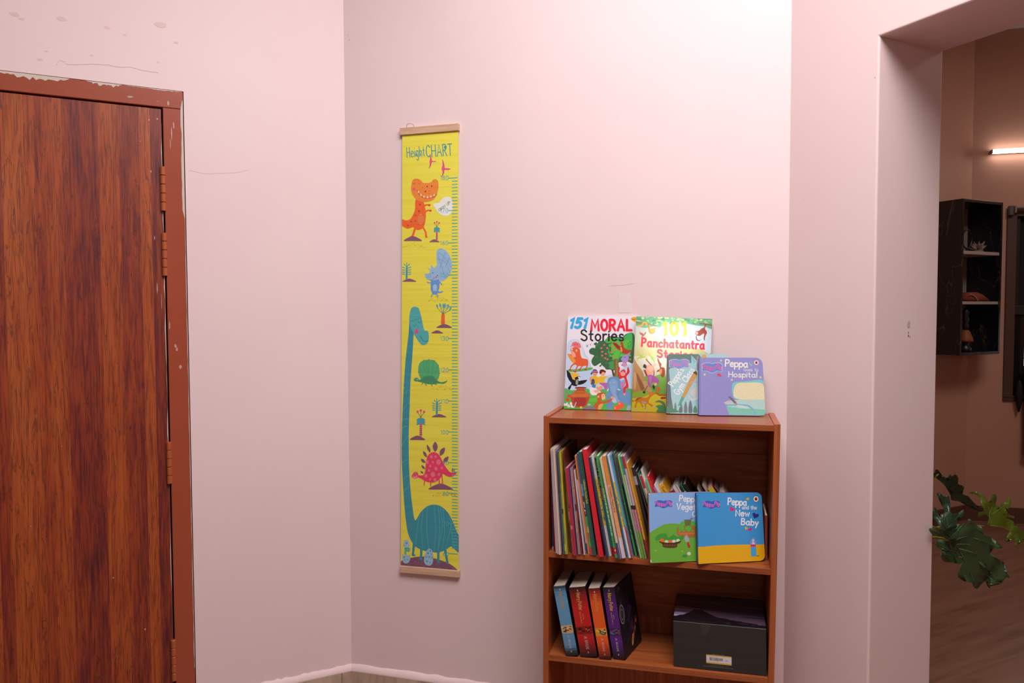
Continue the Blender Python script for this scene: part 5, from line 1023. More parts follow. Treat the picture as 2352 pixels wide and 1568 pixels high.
# ================================================================== HEIGHT CHART on the back wall
ch = thing('height_chart', 'yellow hanging height chart with dinosaurs and numbers on the back wall', 'height chart', FD @ T(.3, 0, 1.985))
def cl(u, v, z): return (u - .3, -v, z - 1.985)
M_PINE = wood('pale_pine', [(0.3, '#c89e80'), (0.55, '#d8b294'), (0.8, '#e0bea2')], 'x', 60, 5, 0.5, 0.25)
bm = nb(); box(bm, cl(.2005, 0, 0)[0], cl(.4000, 0, 0)[0], -.0135, -.0005, -.0225, 0, .0012)
for v in bm.verts: v.co.z += (v.co.x + .1) * .006
mesh_obj('top_rail', bm, M_PINE, ch)
bm = nb(); box(bm, cl(.1855, 0, 0)[0], cl(.3925, 0, 0)[0], -.0135, -.0005, cl(0, 0, .5445)[2], cl(0, 0, .5665)[2], .0012)
for v in bm.verts: v.co.z += (v.co.x + .1) * .012
mesh_obj('bottom_rail', bm, M_PINE, ch)
PT = [cl(.2072, .0075, 1.967), cl(.3975, .0075, 1.968), cl(.3893, .0075, .565), cl(.1876, .0075, .562)]
ps = quad_surf(PT, (0, -1, 0))
yel = MT('yellow_chart_paper', '#e6d52e', 0.5)
rp = yel.noise(yel.coords((2, 2, 38)), 1.0, 2, 0.5); yel.bump(rp, 0.28, 0.006)
yel.color(yel.mix('#efe454', '#e9dc48', yel.noise(yel.coords((1, 1, 1)), 5, 3)))
v = []; f = []
for i in range(61):
    for x in (0, 1): v.append(ps(x, i / 60, 0))
for x in (0, 1): pass
n0 = len(v)
for i in range(61):
    for x in (0, 1): v.append(ps(x, i / 60, -.0006))
for i in range(60): f += [(2 * i, 2 * i + 1, 2 * i + 3, 2 * i + 2), (n0 + 2 * i, n0 + 2 * i + 2, n0 + 2 * i + 3, n0 + 2 * i + 1), (2 * i, 2 * i + 2, n0 + 2 * i + 2, n0 + 2 * i), (2 * i + 1, n0 + 2 * i + 1, n0 + 2 * i + 3, 2 * i + 3)]
mesh_obj('paper_sheet', (v, f), yel.m, ch)
bm = nb(); tube(bm, smooth_pts([(-.079, -.006, -.002), (-.075, -.012, .008), (-.064, -.016, .0105), (-.054, -.012, .008), (-.051, -.006, -.001)], False, 5), .0008, 6)
mesh_obj('hanging_cord', bm, plain('#c78a80', .7), ch)
pg = Page([(924.5, 308), (1055.5, 297.5), (1054.5, 1308.5), (920.5, 1299)], ps, .0002)
BLU = '#3f98a4'; TIK = '#58b4b8'; PUR = '#8a5a76'; PNK = '#e8558a'; TEAL = '#4aa4b4'; OCH = '#d8a028'
# the big long-necked dinosaur (drawn first, the scale runs over it)
pg.src(900, 960, 4.022)
GB_ = '#3f95a6'
pg.blob('85,1310 180,1275 300,1262 420,1285 540,1330 615,1392 620,1400 400,1385 85,1362', '#855a70', 3)
for x, y, k in ((170, 1320, 30), (225, 1310, 32), (290, 1300, 34), (360, 1310, 32), (420, 1325, 30), (480, 1340, 26), (120, 1350, 24), (200, 1360, 26), (270, 1362, 28), (340, 1368, 28), (410, 1372, 26), (480, 1380, 24), (545, 1384, 22)): pg.line([(x - k, y + 14), (x - k * .7, y - 10), (x, y - 14), (x + k * .6, y)], 3.2, '#5c3a50', True)
for p in ('205,1150 195,1250', '275,1180 270,1285', '432,1210 432,1312', '495,1195 515,1310'): pg.line(p, 24, GB_, w2=20)
for x, y in ((203, 1250), (271, 1288), (433, 1312), (514, 1314)): pg.ell(x, y, 15, 10, GB_)
pg.src(900, 600, 4.128); NK = [(205, 640)]
pg.src(0, 0, 1)
def q6(x, y): return (900 + x / 4.128, 600 + y / 4.128)
def q7(x, y): return (900 + x / 4.022, 960 + y / 4.022)
neck_l = [q6(168, 500), q6(160, 640), q6(130, 900), q6(108, 1250), q6(97, 1560), q7(92, 300), q7(100, 520), q7(112, 720), q7(128, 900), q7(150, 1040), q7(190, 1130)]
body = [q7(230, 1175), q7(300, 1205), q7(380, 1220), q7(440, 1218), q7(500, 1195), q7(552, 1160), q7(590, 1195), q7(632, 1216), q7(628, 1075), q7(600, 1010), q7(562, 910), q7(520, 835), q7(460, 780), q7(390, 763), q7(320, 785), q7(262, 845), q7(215, 915)]
neck_r = [q7(190, 770), q7(172, 600), q7(160, 400), q7(157, 200), q6(162, 1560), q6(170, 1350), q6(178, 1100), q6(196, 850), q6(212, 600)]
pg.poly(smooth_pts(neck_l + body + neck_r, False, 3), GB_)
pg.src(900, 960, 4.022)
for p in ('258,860 235,1000 220,1150', '290,820 275,1000 290,1180', '330,790 325,1000 345,1200', '392,768 408,1000 390,1215', '430,772 446,960 430,1200', '450,780 470,980 430,1180', '475,790 490,1000 470,1190', '535,870 550,960 520,1100 500,1190', '560,930 552,1000 580,1180'): pg.line(p, 3.0, '#62c0b8', True)
for i in range(5): pg.line([(565, 1060 + i * 30), (618, 1066 + i * 30)], 2.6, '#62c0b8')
for p in ('95,50 120,25 158,24', '90,220 120,160 155,115', '92,370 115,350 155,340', '105,530 130,500 160,485', '108,660 120,620 165,595', '110,650 150,600 165,550'): pg.line(p, 3.0, '#62b8bc', True)
pg.src(900, 600, 4.128)
for p in ('112,1160 140,1125 178,1100', '108,1215 150,1170 178,1160', '105,1365 140,1310 170,1285', '100,1450 130,1442 165,1440', '98,1530 130,1515 160,1510'): pg.line(p, 3.0, '#62b8bc', True)
pg.blob('175,430 190,390 225,378 258,392 272,430 290,500 312,596 345,605 356,660 345,715 300,740 265,715 215,640 178,560 166,500', '#57b2b4')
for p in ('185,430 240,400', '180,460 268,430', '172,475 270,470', '178,510 285,480', '172,520 280,490'): pg.line(p, 2.6, '#3d8e98', True)
for x, y in ((216, 545), (268, 516)): pg.line([(x - 16, y), (x - 8, y + 14), (x + 4, y + 14), (x + 16, y - 8)], 3, '#2f6a74', True)
pg.ell(238, 610, 19, 23, PNK); pg.line('274,652 295,690 320,706 350,696', 4, '#2f4a58', True)
# title
pg.src(900, 270, 4.478)
pg.text('Height', 162, 400, 96, 7.5, BLU, ang=-5, width=184, gap=.3); pg.ell(256, 372, 9, 15, BLU, n=14); pg.ell(296, 372, 8, 12, BLU, n=14)
pg.text('CHART', 364, 394, 112, 9, BLU, ang=-4, width=270, gap=.24); pg.ell(560, 298, 14, 16, BLU); pg.blob('510,310 520,360 498,365', BLU) if False else None
# flying reptiles
pg.blob('400,368 412,395 420,430 445,432 466,436 445,444 420,444 408,480 388,510 398,460 394,440 400,410', PNK); pg.blob('528,415 545,455 552,500 580,502 618,510 582,522 552,520 545,550 524,588 530,540 520,510 530,470', PNK); pg.line('400,372 416,420 414,450 390,506', 5, '#c83a6a', True); pg.line('530,420 548,480 546,530 524,586', 5, '#c83a6a', True)
# orange tyrannosaur
O1 = '#f08a3a'; O2 = '#f2692e'
pg.blob('104,1012 150,1022 200,1000 240,920 250,815 320,820 350,900 355,1000 330,1090 270,1118 220,1090 170,1105 120,1085 104,1060', O2)
pg.line('250,1080 220,1170 208,1190', 22, O2); pg.line('322,1080 355,1140 358,1180', 18, O2); pg.ell(208, 1190, 18, 14, '#f04a4a'); pg.ell(360, 1185, 14, 9, O2)
pg.line('330,890 355,868 398,866', 16, O2, True); pg.line('345,945 370,922 410,922', 16, O2, True); pg.ell(392, 870, 9, 11, '#d84a3a'); pg.ell(404, 924, 9, 11, '#d84a3a')
pg.blob('205,660 225,615 270,608 310,630 330,648 405,645 435,615 475,620 488,670 478,740 440,810 360,838 290,830 240,800 205,740', O1)
for x, y, r_ in ((232, 712, 14),): pg.ell(x, y, r_, r_, PNK)
for x, y, r_ in ((370, 684, 8), (418, 680, 8), (352, 734, 9), (325, 697, 4), (396, 730, 4), (389, 754, 4)): pg.ell(x, y, r_, r_, '#8a4a3a', n=10)
for x, y, r_ in ((294, 864, 9), (284, 930, 10), (248, 972, 7), (246, 1028, 8), (202, 1034, 9), (170, 1074, 8), (322, 910, 4), (262, 900, 4), (150, 1050, 3), (222, 970, 4)): pg.ell(x, y, r_, r_, '#a0483a', n=10)
pg.ell(305, 1010, 34, 56, '#f58a48'); pg.line('260,718 285,765 330,795 390,800 440,785 472,762', 4, '#6a3a2a', True)
for x, y in ((278, 735), (305, 765), (337, 782), (374, 788), (408, 780), (442, 765)): pg.poly([(x - 8, y + 12), (x, y - 12), (x + 8, y + 12)], '#fff2ea')
for x in (235, 290): pg.line([(x - 18, 650), (x - 8, 660), (x + 4, 660), (x + 12, 648)], 3, '#6a3a2a', True)
pg.line('232,628 262,618 285,630 298,618', 2.6, '#c85a2a', True)
for i in range(7): pg.line([(272, 970 + i * 15), (300, 975 + i * 15), (336, 966 + i * 15)], 3, '#8a4a3a', True)
# speech bubble
pg.blob('432,856 490,845 520,810 570,785 615,795 636,850 632,920 600,965 545,975 490,945 455,900', '#efeee8'); pg.text('GROW UP!', 500, 932, 26, 3.4, '#4a4a4a', ang=-36, width=142, gap=.22)
# mounds, palms, dots
def mound(x0, x1, y, h): pg.blob([(x0, y), (x0 + (x1 - x0) * .2, y - h * .6), (x0 + (x1 - x0) * .5, y - h), (x0 + (x1 - x0) * .8, y - h * .6), (x1, y), ((x0 + x1) / 2, y + 1)], PUR)
def dots(x0, x1, y0, y1, n, seed):
    q = random.Random(seed); pg.up()
    for _ in range(n):
        x = q.uniform(x0, x1); t = (x - x0) / (x1 - x0); y = y1 - (y1 - y0) * q.random() * (1 - abs(2 * t - 1) * .8); pg.ell(x, y, 2.6, 2.6, OCH, n=6, up=False)
def palm(x, y, h, s=1.0):
    pg.line([(x, y), (x, y - h * .55)], 17 * s, '#d86a8c', w2=12 * s); pg.up()
    for i in range(5): pg.line([(x - 9 * s, y - 8 * s - i * h * .1), (x + 9 * s, y - 8 * s - i * h * .1)], 4 * s, '#6a3a5c', up=False)
    for i in range(3):
        yy = y - h * .62 - i * 16 * s; pg.blob([(x - 32 * s, yy + 14 * s), (x - 24 * s, yy - 2 * s), (x, yy - 8 * s), (x + 24 * s, yy - 2 * s), (x + 32 * s, yy + 14 * s), (x + 12 * s, yy + 8 * s), (x, yy + 14 * s), (x - 12 * s, yy + 8 * s)], TEAL)
    pg.ell(x, y - h * .55, 10 * s, 8 * s, PNK)
    for dx in (-24, 0, 24): pg.line([(x, y - h * .9), (x + dx * s, y - h * 1.18 - (10 * s if dx == 0 else 0))], 3 * s, '#6a5a4a'); pg.ell(x + dx * s, y - h * 1.2 - (10 * s if dx == 0 else 0), 9 * s, 9 * s, PNK, n=10)
def cactus(x, y, h):
    pg.line([(x, y), (x + 3, y - h)], 19, TEAL)
    for i in range(5): pg.line([(x - 8, y - h * .15 - i * h * .16), (x + 8, y - h * .19 - i * h * .16)], 3, '#3f7f86', cap=False)
    for i in range(4):
        yy = y - h * .35 - i * h * .17
        for sx in (-1, 1): pg.line([(x + sx * 18, yy), (x + sx * 40, yy - 3 - (8 if i == 3 else 0))], 8, TEAL)
    pg.line([(x + 2, y - h - 12), (x + 2, y - h - 30)], 8, TEAL); pg.line([(x - 12, y - h - 8), (x - 22, y - h - 20)], 8, TEAL); pg.line([(x + 16, y - h - 8), (x + 28, y - h - 20)], 8, TEAL)
mound(125, 315, 1226, 48); mound(392, 498, 1236, 28); palm(470, 1212, 140); dots(110, 350, 1232, 1295, 70, 1)
# blue horned one
pg.src(900, 600, 4.128)
B1 = '#8fb4e0'; B2 = '#6a9ad8'
pg.src(900, 270, 4.478)
pg.blob('470,1440 465,1350 480,1312 510,1298 560,1318 600,1365 625,1430 625,1500 600,1560 560,1610 520,1630 480,1640 460,1600 425,1600 400,1560 345,1560 400,1540 372,1490 410,1510 405,1460 440,1492 468,1470', '#9cbfe0')
for p in ('480,1330 560,1400 620,1490', '475,1400 560,1440 615,1560', '480,1340 500,1430 560,1600', '560,1330 500,1500', '600,1390 560,1480'): pg.line(p, 2.6, '#5f88bc', True)
pg.src(900, 600, 4.128)
pg.blob('385,125 450,122 458,190 448,230 470,236 492,228 480,246 445,250 430,262 395,260 376,220 374,160', B2); pg.ell(415, 200, 22, 34, '#8fb8e4')
pg.blob('316,68 350,78 372,70 420,60 458,75 462,105 440,125 395,132 350,128 325,105', '#9cbfe0')
pg.line('392,258 378,288', 9, B2); pg.line('432,258 440,288', 9, B2); pg.line('376,155 345,152 340,148', 9, B2); pg.line('456,148 474,160 480,172', 9, B2)
pg.ell(393, 62, 5, 5, '#34507c'); pg.ell(438, 86, 5, 5, '#34507c'); pg.ell(426, 102, 9, 7, PNK); pg.line('360,124 378,130 398,122 408,106', 3.4, '#34507c', True)
for i in range(14): pg.ell(335 + (i % 5) * 10, 76 + (i // 5) * 15, 2.6, 2.6, '#4a6a9a', n=6)
for i in range(5): pg.line([(398, 182 + i * 11), (415, 176 + i * 11), (432, 184 + i * 11)], 3, '#d4e4f4', True)
mound(102, 235, 145, 28); cactus(142, 118, 115); dots(350, 545, 268, 326, 70, 2)
# tree with reeds, mounds
mound(428, 578, 574, 36); mound(380, 490, 626, 28); pg.poly('476,446 508,446 510,540 472,540', '#ee6a3a')
for (x1, y1) in ((436, 372), (464, 362), (494, 366), (510, 362), (540, 372), (562, 395)):
    pg.line([(490, 446), (x1, y1 + 12)], 3.4, '#3f7f86'); pg.ell(x1, y1, 7, 20, TEAL, (x1 - 490) * .006)
# green sail-backed one
G1 = '#52b07c'
pg.blob('255,1000 258,930 290,888 352,876 410,884 445,925 458,975 452,1040 420,1080 330,1090 280,1060', '#58b478')
for p in ('300,900 330,1040', '350,880 358,1040', '405,886 380,1040', '440,930 405,1040', '270,960 310,1045', '330,880 345,1030'): pg.line(p, 2.6, '#3f9068', True)
pg.blob('240,1070 270,1066 320,1035 390,1030 430,1070 480,1088 535,1072 500,1102 450,1100 400,1108 340,1106 280,1090 245,1082', '#3f9a68'); pg.blob('212,1060 235,1046 256,1056 256,1074 230,1082 212,1072', '#4aa884')
rr = random.Random(21)
for i in range(9): pg.ell(300 + i * 16, 1072 - 18 * math.sin(PI * i / 8), 5, 4, PUR, n=8); pg.ell(306 + i * 14, 1084 - 12 * math.sin(PI * i / 8), 4, 3.4, PUR, n=8)
for x, y in ((255, 996), (266, 916), (306, 882), (354, 874), (408, 886), (448, 926), (458, 1006)): pg.ell(x, y, 4, 5, PUR, n=8)
for p in ('300,1096 286,1110', '320,1102 332,1124', '386,1106 384,1126', '408,1096 428,1114'): pg.line(p, 6, '#3f8a64')
pg.ell(232, 1054, 3, 3, '#234a3a', n=6); pg.ell(244, 1066, 6, 5, '#e8a0b0', n=8); pg.line('216,1074 228,1080 244,1074', 2.4, '#234a3a', True); dots(385, 580, 1110, 1160, 60, 3)
mound(384, 522, 1422, 30); cactus(430, 1396, 116)
palm(278, 1600, 190, 1.3)
# spiky pink one
pg.src(900, 960, 4.022); mound(168, 310, 152, 40)
mound(342, 568, 618, 56); dots(375, 605, 622, 684, 80, 4)
R1 = '#ec4468'
for pts in ('405,168 428,215 405,262 380,215', '328,196 358,235 355,272 330,235', '290,258 318,275 328,312 302,300', '270,332 300,338 314,368 285,362', '275,390 300,402 308,425 285,418', '268,445 285,452 295,468 275,465', '492,222 488,270 450,300 450,250', '527,305 520,345 482,362 488,325'): pg.blob(pts, PUR)
pg.line('305,540 300,580', 9, R1); pg.line('362,545 362,588', 9, R1); pg.line('440,510 442,570', 10, R1); pg.line('466,480 474,570', 10, R1)
pg.blob('245,486 290,484 310,450 316,380 335,300 385,265 435,285 470,345 500,400 540,450 580,458 604,448 590,480 550,498 510,490 475,470 460,500 420,540 370,554 310,540 270,515 245,505', R1)
pg.blob('185,490 205,460 235,455 248,480 240,508 210,515 190,505', '#f05a7a'); pg.ell(210, 478, 4, 4, '#5a2030', n=6); pg.ell(234, 476, 4, 4, '#5a2030', n=6); pg.line('200,500 215,508 232,498', 4, '#fbe4e8', True)
for x, y, r_ in ((368, 310, 13), (408, 308, 11), (435, 360, 22), (330, 360, 14), (382, 360, 10), (357, 398, 10), (412, 422, 15), (347, 440, 11), (382, 475, 21), (318, 490, 14), (440, 475, 12), (466, 415, 11), (356, 522, 10), (402, 528, 14)): pg.ell(x, y, r_, r_ * 1.2, '#f47a90', n=12)
pg.blob('560,420 568,415 570,445 560,448', PUR); pg.blob('578,418 586,424 584,448 578,446', PUR)
# eggs
pg.blob('108,1140 118,1108 135,1100 155,1115 164,1160 150,1178 118,1176', '#a8c8dc'); pg.line('125,1185 126,1240', 18, '#62c0b0'); pg.blob('130,1190 165,1180 170,1205 150,1218 135,1208', '#62c0b0'); pg.blob('95,1245 115,1255 130,1245 150,1256 170,1248 170,1290 150,1326 115,1328 100,1300', '#a0c2da')
pg.blob('298,1290 315,1220 345,1184 375,1205 385,1270 375,1330 345,1350 310,1335', '#a0c2da')
for x, y, r_ in ((136, 1136, 9), (112, 1162, 5), (114, 1270, 9), (145, 1295, 6), (118, 1298, 6), (358, 1208, 8), (336, 1228, 10), (366, 1236, 6), (318, 1268, 6), (348, 1266, 6), (374, 1272, 6), (328, 1308, 10), (356, 1318, 6)): pg.ell(x, y, r_, r_, TEAL, n=10)
pg.line('122,1182 134,1190 142,1180 158,1186', 3, '#2f4a50', True); pg.line('136,1208 150,1216 164,1212', 3, '#2f4a50', True)
# ruler
pg.src(0, 0, 1); pg.up()
for i in range(121):
    y = 403 + (1266.7 - 403) * i / 120; s0, t0 = pg.st(1050, y)
    long_ = i % 10 == 0; a = (.825 if long_ else .885); b = .985; hw = .00085 if not long_ else .0009
    if i > 118 and not long_: continue
    pg.raw([(a, t0 - hw), (b, t0 - hw), (b, t0 + hw), (a, t0 + hw)], TIK)
for k in range(13):
    y = 403 + (1266.7 - 403) * k / 12; nm = str(180 - 10 * k)
    wd = 17.5 if len(nm) == 3 else 12.5; pg.text(nm, 1031 - wd + (0 if k else .5), y + 5.2, 9.2, 1.15, TIK if k else '#5ab0a0', width=wd, gap=.3)
pg.build('printed_pictures', INK, ch)

# old tape left on the wall above the books
tp = tag(mesh_obj('tape_residue', box(nb(), -.0185, .0185, -.0006, -.0001, -.029, .029, 0), plain('#eedbda', .55), None, M=FD @ T(.917, 0, 1.423)), 'pale translucent square of old tape stuck on the wall above the books', 'tape')

# ================================================================== NEXT ROOM
def marble():
    t = MT('black_marble_laminate', '#15151a', 0.28, coat=0.2)
    n = t.noise(t.coords((5, 5, 1.6), (0.3, 0.2, 0.5)), 1.0, 4, 0.5, 1.2)
    d = t.math('ABSOLUTE', t.math('SUBTRACT', n, 0.5)); t.color(t.ramp(d, [(0.0, '#5e4a40'), (0.005, '#24232a'), (0.013, '#10131d')])); return t.m
M_MB = marble(); M_MW = plain('#b8aaa6', .35)
cb = thing('wall_cabinet', 'black marble-look open wall cabinet with two pale shelves in the next room', 'cabinet', FF @ T(-.435, 0, 1.120))
CWd, CDp, CHt = .403, .22, .95
bm_ = lambda name, a, m, bev=.0015: boxo(name, a, m, cb, bev)
bm_('side_panel', (0, .018, -CDp, -.001, 0, CHt), M_MB); bm_('side_panel', (CWd - .018, CWd, -CDp, -.001, 0, CHt), M_MB)
bm_('top_panel', (.018, CWd - .018, -CDp, -.001, CHt - .018, CHt), M_MB); bm_('bottom_panel', (.018, CWd - .018, -CDp, -.001, 0, .018), M_MB)
bm_('back_panel', (.018, CWd - .018, -.012, -.002, .018, CHt - .018), plain('#9a8a84', .5))
bm_('shelf', (.018, CWd - .018, -CDp + .006, -.012, .312, .330), M_MW); bm_('shelf', (.018, CWd - .018, -CDp + .006, -.012, .618, .638), M_MW)
# things on the cabinet shelves
def cabM(x, y, z): return FF @ T(-.435 + x, y, 1.120 + z)
cr = thing('crystal_flower', 'clear crystal flower ornament on the upper cabinet shelf', 'ornament', cabM(.25, -.165, .6385))
M_CR = MT('clear_crystal', '#cdb8b4', 0.08); M_CR.b.inputs['Transmission Weight'].default_value = 0.55; M_CR.b.inputs['IOR'].default_value = 1.5
rr = random.Random(3)
for k in range(15):
    a = 2 * PI * k / 15 * 2.4; el = .25 + .9 * (k / 15.0); L = .055 + .02 * rr.random()
    bm = nb(); d = Vector((math.cos(a) * math.cos(el), math.sin(a) * math.cos(el), math.sin(el))); s_ = d.orthogonal().normalized(); q = d.cross(s_)
    o0 = Vector((0, 0, .012)); ring = [bm.verts.new(o0 + d * L * .5 + (s_ * math.cos(t) + q * math.sin(t)) * .011) for t in (0, PI / 2, PI, 3 * PI / 2)]
    p0 = bm.verts.new(o0); p1 = bm.verts.new(o0 + d * L)
    for i in range(4): bm.faces.new((p0, ring[(i + 1) % 4], ring[i])); bm.faces.new((p1, ring[i], ring[(i + 1) % 4]))
    mesh_obj('crystal_petal', bm, M_CR.m, cr)
bm = nb(); spin(bm, [(.028, 0), (.03, .006), (.02, .014)], 12); mesh_obj('crystal_base', bm, M_CR.m, cr)
rg = thing('ring_ornament', 'black ring on a short stand on the upper cabinet shelf', 'ornament', cabM(.12, -.175, .6385))
bm = nb(); tube(bm, [(.046 * math.cos(t * PI / 12), 0, .075 + .058 * math.sin(t * PI / 12)) for t in range(25)], .0045, 8, False); mesh_obj('ring', bm, plain('#121214', .4), rg)
bm = nb(); spin(bm, [(.022, 0), (.022, .005), (.005, .008), (.005, .02)], 12); mesh_obj('stand', bm, plain('#121214', .4), rg)
fc = thing('folded_cloth', 'dark red folded pouch with a light cord on the lower cabinet shelf', 'cloth', cabM(.205, -.155, .3305))
bm = nb()
prof = [(-.09, 0), (-.09, .028), (-.07, .052), (-.02, .058), (.04, .045), (.10, .018), (.12, 0)]
prism(bm, prof, -.05, .05); bmesh.ops.bevel(bm, geom=bm.edges[:], offset=.006, segments=2, affect='EDGES'); mesh_obj('pouch', bm, plain('#8a3a22', .8), fc, True)
bm = nb(); tube(bm, smooth_pts([(-.098, -.056, .045), (-.05, -.056, .03), (-.02, -.056, .004)], False, 4), .003, 6); mesh_obj('cord', bm, plain('#b0a090', .7), fc)
bt = thing('small_figurine', 'small dark figurine with orange skirt on the cabinet bottom', 'figurine', cabM(.14, -.165, .0185))
bm = nb(); spin(bm, [(.034, 0), (.036, .02), (.022, .035), (.018, .05), (.03, .062)], 14); mesh_obj('base', bm, plain('#241a16', .4), bt, True)
bm = nb(); spin(bm, [(.045, .062), (.043, .075), (.026, .125), (.016, .135)], 14); mesh_obj('skirt', bm, plain('#8f4a22', .6), bt, True)
bm = nb(); spin(bm, [(.014, .135), (.018, .16), (.012, .18), (.02, .2), (.013, .222), (.02, .245), (.008, .275)], 14); mesh_obj('body', bm, plain('#221816', .4), bt, True)
# tube light
tl = thing('tube_light', 'glowing white LED tube light on the far wall of the next room', 'light', FB @ T(.098, -.03, 2.418))
em = MT('lit_tube', '#ffffff', .4); em.b.inputs['Emission Color'].default_value = (1, .9, .82, 1); em.b.inputs['Emission Strength'].default_value = LIGHT_TUBE
boxo('diffuser', (.006, 1.16, -.016, .008, -.0135, .0135), em.m, tl, .004); boxo('batten_base', (0, 1.166, .009, .0295, -.012, .012), plain('#8d8078', .5), tl, .002)
boxo('end_cap', (0, .006, -.014, .009, -.0125, .0125), plain('#a89890', .5), tl, .001)
# curtain rod with its bracket
rd = thing('curtain_rod', 'short silver curtain rod on a bracket above the dark window', 'curtain rod', FB @ T(.20, 0, 2.045))
ST = plain('#b4aaa6', .3, .8)
boxo('bracket', (0.004, .036, -.045, -.013, -.04, .022), plain('#6a625e', .4, .5), rd, .004); boxo('bracket_cap', (.03, .042, -.062, -.04, -.028, .018), ST, rd, .003)
bm = nb(); tube(bm, [(.042, -.052, .0), (1.02, -.052, .0)], .011, 12); mesh_obj('rod', bm, ST, rd, True)
cu = nb(); n = 40; rows = []
for z in (1.05, .95, .8, .6, .45):
    k = (1.05 - z) / .6
    rows.append([cu.verts.new((.315 - .005 * math.sin(k * 6) + x / n * .9, -.05 - .012 * math.sin(x * 1.3) - .006 * math.sin(x * .5 + z * 5), z)) for x in range(n + 1)])
for a, b in zip(rows, rows[1:]):
    for i in range(n): cu.faces.new((a[i], a[i + 1], b[i + 1], b[i]))
bmesh.ops.solidify(cu, geom=cu.faces[:], thickness=.003)
tag(mesh_obj('dark_curtain', cu, plain('#0f0e10', .85), None, True, FB), 'black cloth hanging at the right edge below the window', 'cloth')
hg = nb(); spin(hg, [(.004, -.205), (.012, -.17), (.022, -.11), (.02, -.05), (.01, -.01), (.004, 0)], 12)
tag(mesh_obj('folded_umbrella', hg, plain('#131218', .7), None, True, FB @ T(.288, -.035, .94)), 'dark narrow folded umbrella hanging beside the window frame', 'umbrella')
# plant behind the opening -------------------------------------------------
def ray_pt(px, py, y):      # a point at distance y in front of the viewer's wall of the room
    X = (px - 1176) / 1680; Y = (784 - py) / 1680
    d = rt * X + up * Y + fw; return Vector((0, 0, 1.4)) + d * (y / d.y)
POT = Vector((1.175, 2.255, 0))
pl = thing('split_leaf_plant', 'potted plant with large deeply lobed green leaves beyond the doorway', 'plant', Matrix.Translation(POT))
bm = nb(); spin(bm, [(.09, 0), (.115, .20), (.125, .22), (.125, .245), (.112, .245), (.108, .215)], 24); mesh_obj('pot', bm, plain('#5a4a42', .6), pl, True)
bm = nb(); spin(bm, [(.106, .205), (.106, .217)], 20); mesh_obj('soil', bm, plain('#2a1e18', .9), pl)
bm = nb(); tube(bm, smooth_pts([(0, 0, .21), (.01, .01, .4), (-.01, .02, .62), (.0, .01, .72)], False, 4), .016, 8, taper=.7); mesh_obj('stem', bm, plain('#4a5a2c', .6), pl, True)
def leaf_mat(name, a, b, vein):
    t = MT(name, a, 0.34, coat=0.15); v = t.coords((1, 1, 1)); n = t.noise(v, 30, 4, .6); t.color(t.mix(a, b, n))
    t.b.inputs['Transmission Weight'].default_value = 0.0; t.bump(t.noise(v, 70, 3), .2, .002); return t.m
def leaf(outl, veins, depth, pet, col, col2, vein, attach):
    """leaf blade as a thin curved mesh; outl in drawing units of its own sketch, placed at its own distance and tilt"""
    P = [tuple(p) for p in smooth_pts(P_(outl), True, 2)]
    bm = nb(); vs0 = [bm.verts.new((x, y, 0)) for x, y in P]; fc_ = bm.faces.new(vs0)
    bmesh.ops.triangulate(bm, faces=[fc_]); bmesh.ops.subdivide_edges(bm, edges=bm.edges[:], cuts=1)
    def w3(x, y, off=0.0):
        dd_ = depth(x, y) + off + .010 * math.sin(x * .02) * math.cos(y * .017); return ray_pt(2120 + x / 5.23, 1060 + y / 5.23, dd_) - POT
    for v in bm.verts: v.co = w3(v.co.x, v.co.y)
    bmesh.ops.solidify(bm, geom=bm.faces[:], thickness=.0006)
    o = mesh_obj('leaf', bm, leaf_mat('leaf_green_%s' % col.strip('#'), col, col2, vein), pl, True)
    bm = nb()
    for q in veins:
        pts = [w3(x, y, -.0012) for x, y in smooth_pts(P_(q), False, 3)]
        if len(pts) > 1: tube(bm, pts, .0011, 5, taper=.4)
    mesh_obj('leaf_vein', bm, plain(vein, .5), o)
    bm = nb(); a = w3(*pet); b = Vector(attach); m = (a + b) / 2 + Vector((0, 0, .04))
    tube(bm, smooth_pts([a, m, b], False, 6), .0035, 7); mesh_obj('petiole', bm, plain('#8a8a2e', .5), pl, True)
leaf('160,90 200,120 235,165 290,195 320,155 345,175 355,250 372,255 368,165 395,150 425,200 420,265 470,285 495,310 475,390 540,410 600,480 690,560 720,590 690,600 640,575 560,545 480,500 420,470 340,460 330,400 290,330 240,260 165,200 120,150', ['170,120 300,260 340,420', '340,420 480,440 640,560'], lambda x, y: 2.33 + .0001 * x, (180, 150), '#1f2a16', '#283620', '#2c3a20', (.0, .02, .66))
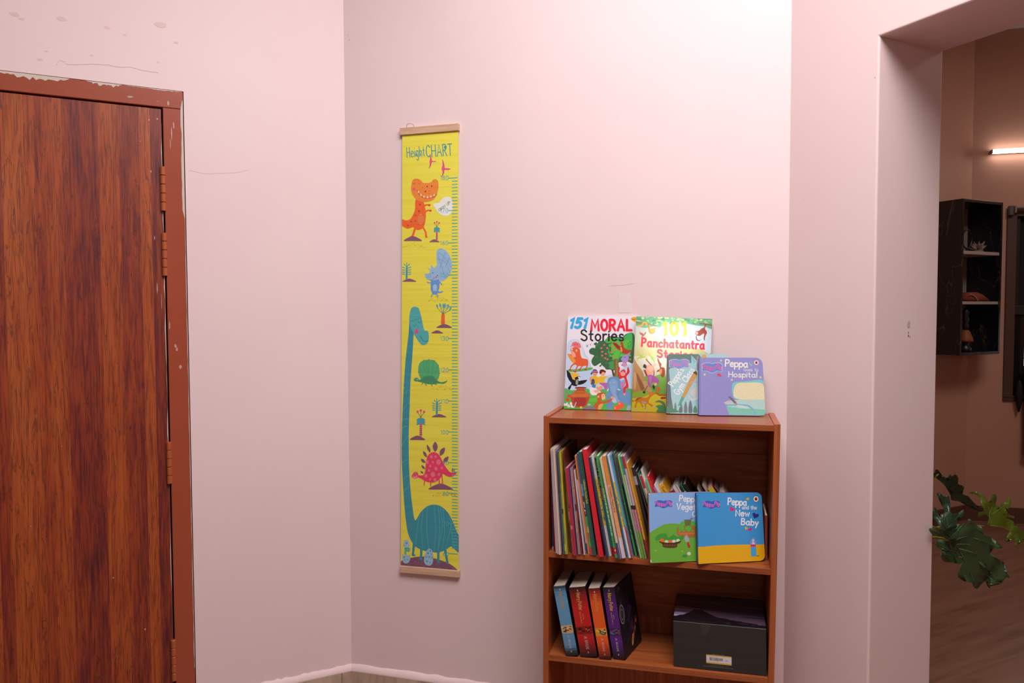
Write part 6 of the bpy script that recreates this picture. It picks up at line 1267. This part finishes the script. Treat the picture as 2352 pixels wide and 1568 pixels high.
leaf('310,860 230,800 150,720 125,640 130,540 165,570 190,640 240,690 262,600 215,500 165,390 190,372 215,382 250,420 300,400 320,440 330,540 338,610 380,625 430,610 480,575 497,590 490,630 440,690 405,740 390,830', ['310,850 290,700 255,560 205,410', '300,800 380,700 480,600', '300,820 200,680 145,570'], lambda x, y: 2.12 + .0001 * (860 - y), (312, 858), '#2a4028', '#35503a', '#4a6a44', (-.01, .02, .68))
leaf('350,930 430,870 425,770 480,745 550,735 540,690 590,705 640,760 715,790 725,875 800,900 890,965 955,1020 930,1040 850,1035 680,1005 560,965 500,960 620,1000 700,1060 800,1110 900,1160 975,1215 940,1205 840,1150 760,1110 850,1180 960,1290 1045,1385 1000,1380 900,1330 780,1260 690,1190 640,1180 720,1260 800,1330 870,1400 945,1465 900,1450 810,1390 720,1310 700,1300 790,1390 815,1450 805,1520 770,1480 750,1430 690,1480 650,1525 610,1500 585,1450 500,1435 425,1385 430,1310 475,1215 440,1225 330,1205 245,1195 208,1110 240,1075 330,1075 420,1090 330,1060 215,1050 158,1005 162,945 230,935 330,960 250,905 130,885 68,812 105,795 190,825 290,875', ['355,930 450,1080 540,1270 640,1480', '400,990 620,1010 960,1200', '420,1040 700,1130 1000,1360', '390,940 560,900 900,1020', '430,1080 330,1070 200,1000', '470,1150 380,1130 240,1110', '330,930 200,860 90,815'], lambda x, y: 1.850 + .00045 * x if x < 380 else 2.014 + .00006 * (y - 900) - .00002 * (x - 380), (352, 925), '#2c4428', '#3a5432', '#566a44', (.01, .0, .6))
leaf('545,375 640,360 720,390 770,460 800,490 815,440 840,390 870,390 885,440 870,510 910,545 960,485 1010,490 1030,430 1055,440 1055,520 1000,590 960,630 1040,640 1095,655 1100,680 1060,690 990,670 1080,710 1120,760 1180,820 1240,860 1250,960 1215,950 1165,900 1140,1000 1105,1000 1100,920 1020,960 980,945 1030,850 1040,820 900,780 800,762 790,700 785,640 700,670 660,660 665,610 740,592 700,520 680,430 620,390', ['780,750 800,640 760,500 560,378', '800,620 860,480', '830,630 960,540 1040,460', '800,765 960,790 1080,860 1120,980'], lambda x, y: 2.42 + .00006 * (x - 700), (725, 775), '#5a6e1c', '#6c8024', '#8a9a40', (.03, .06, .62))
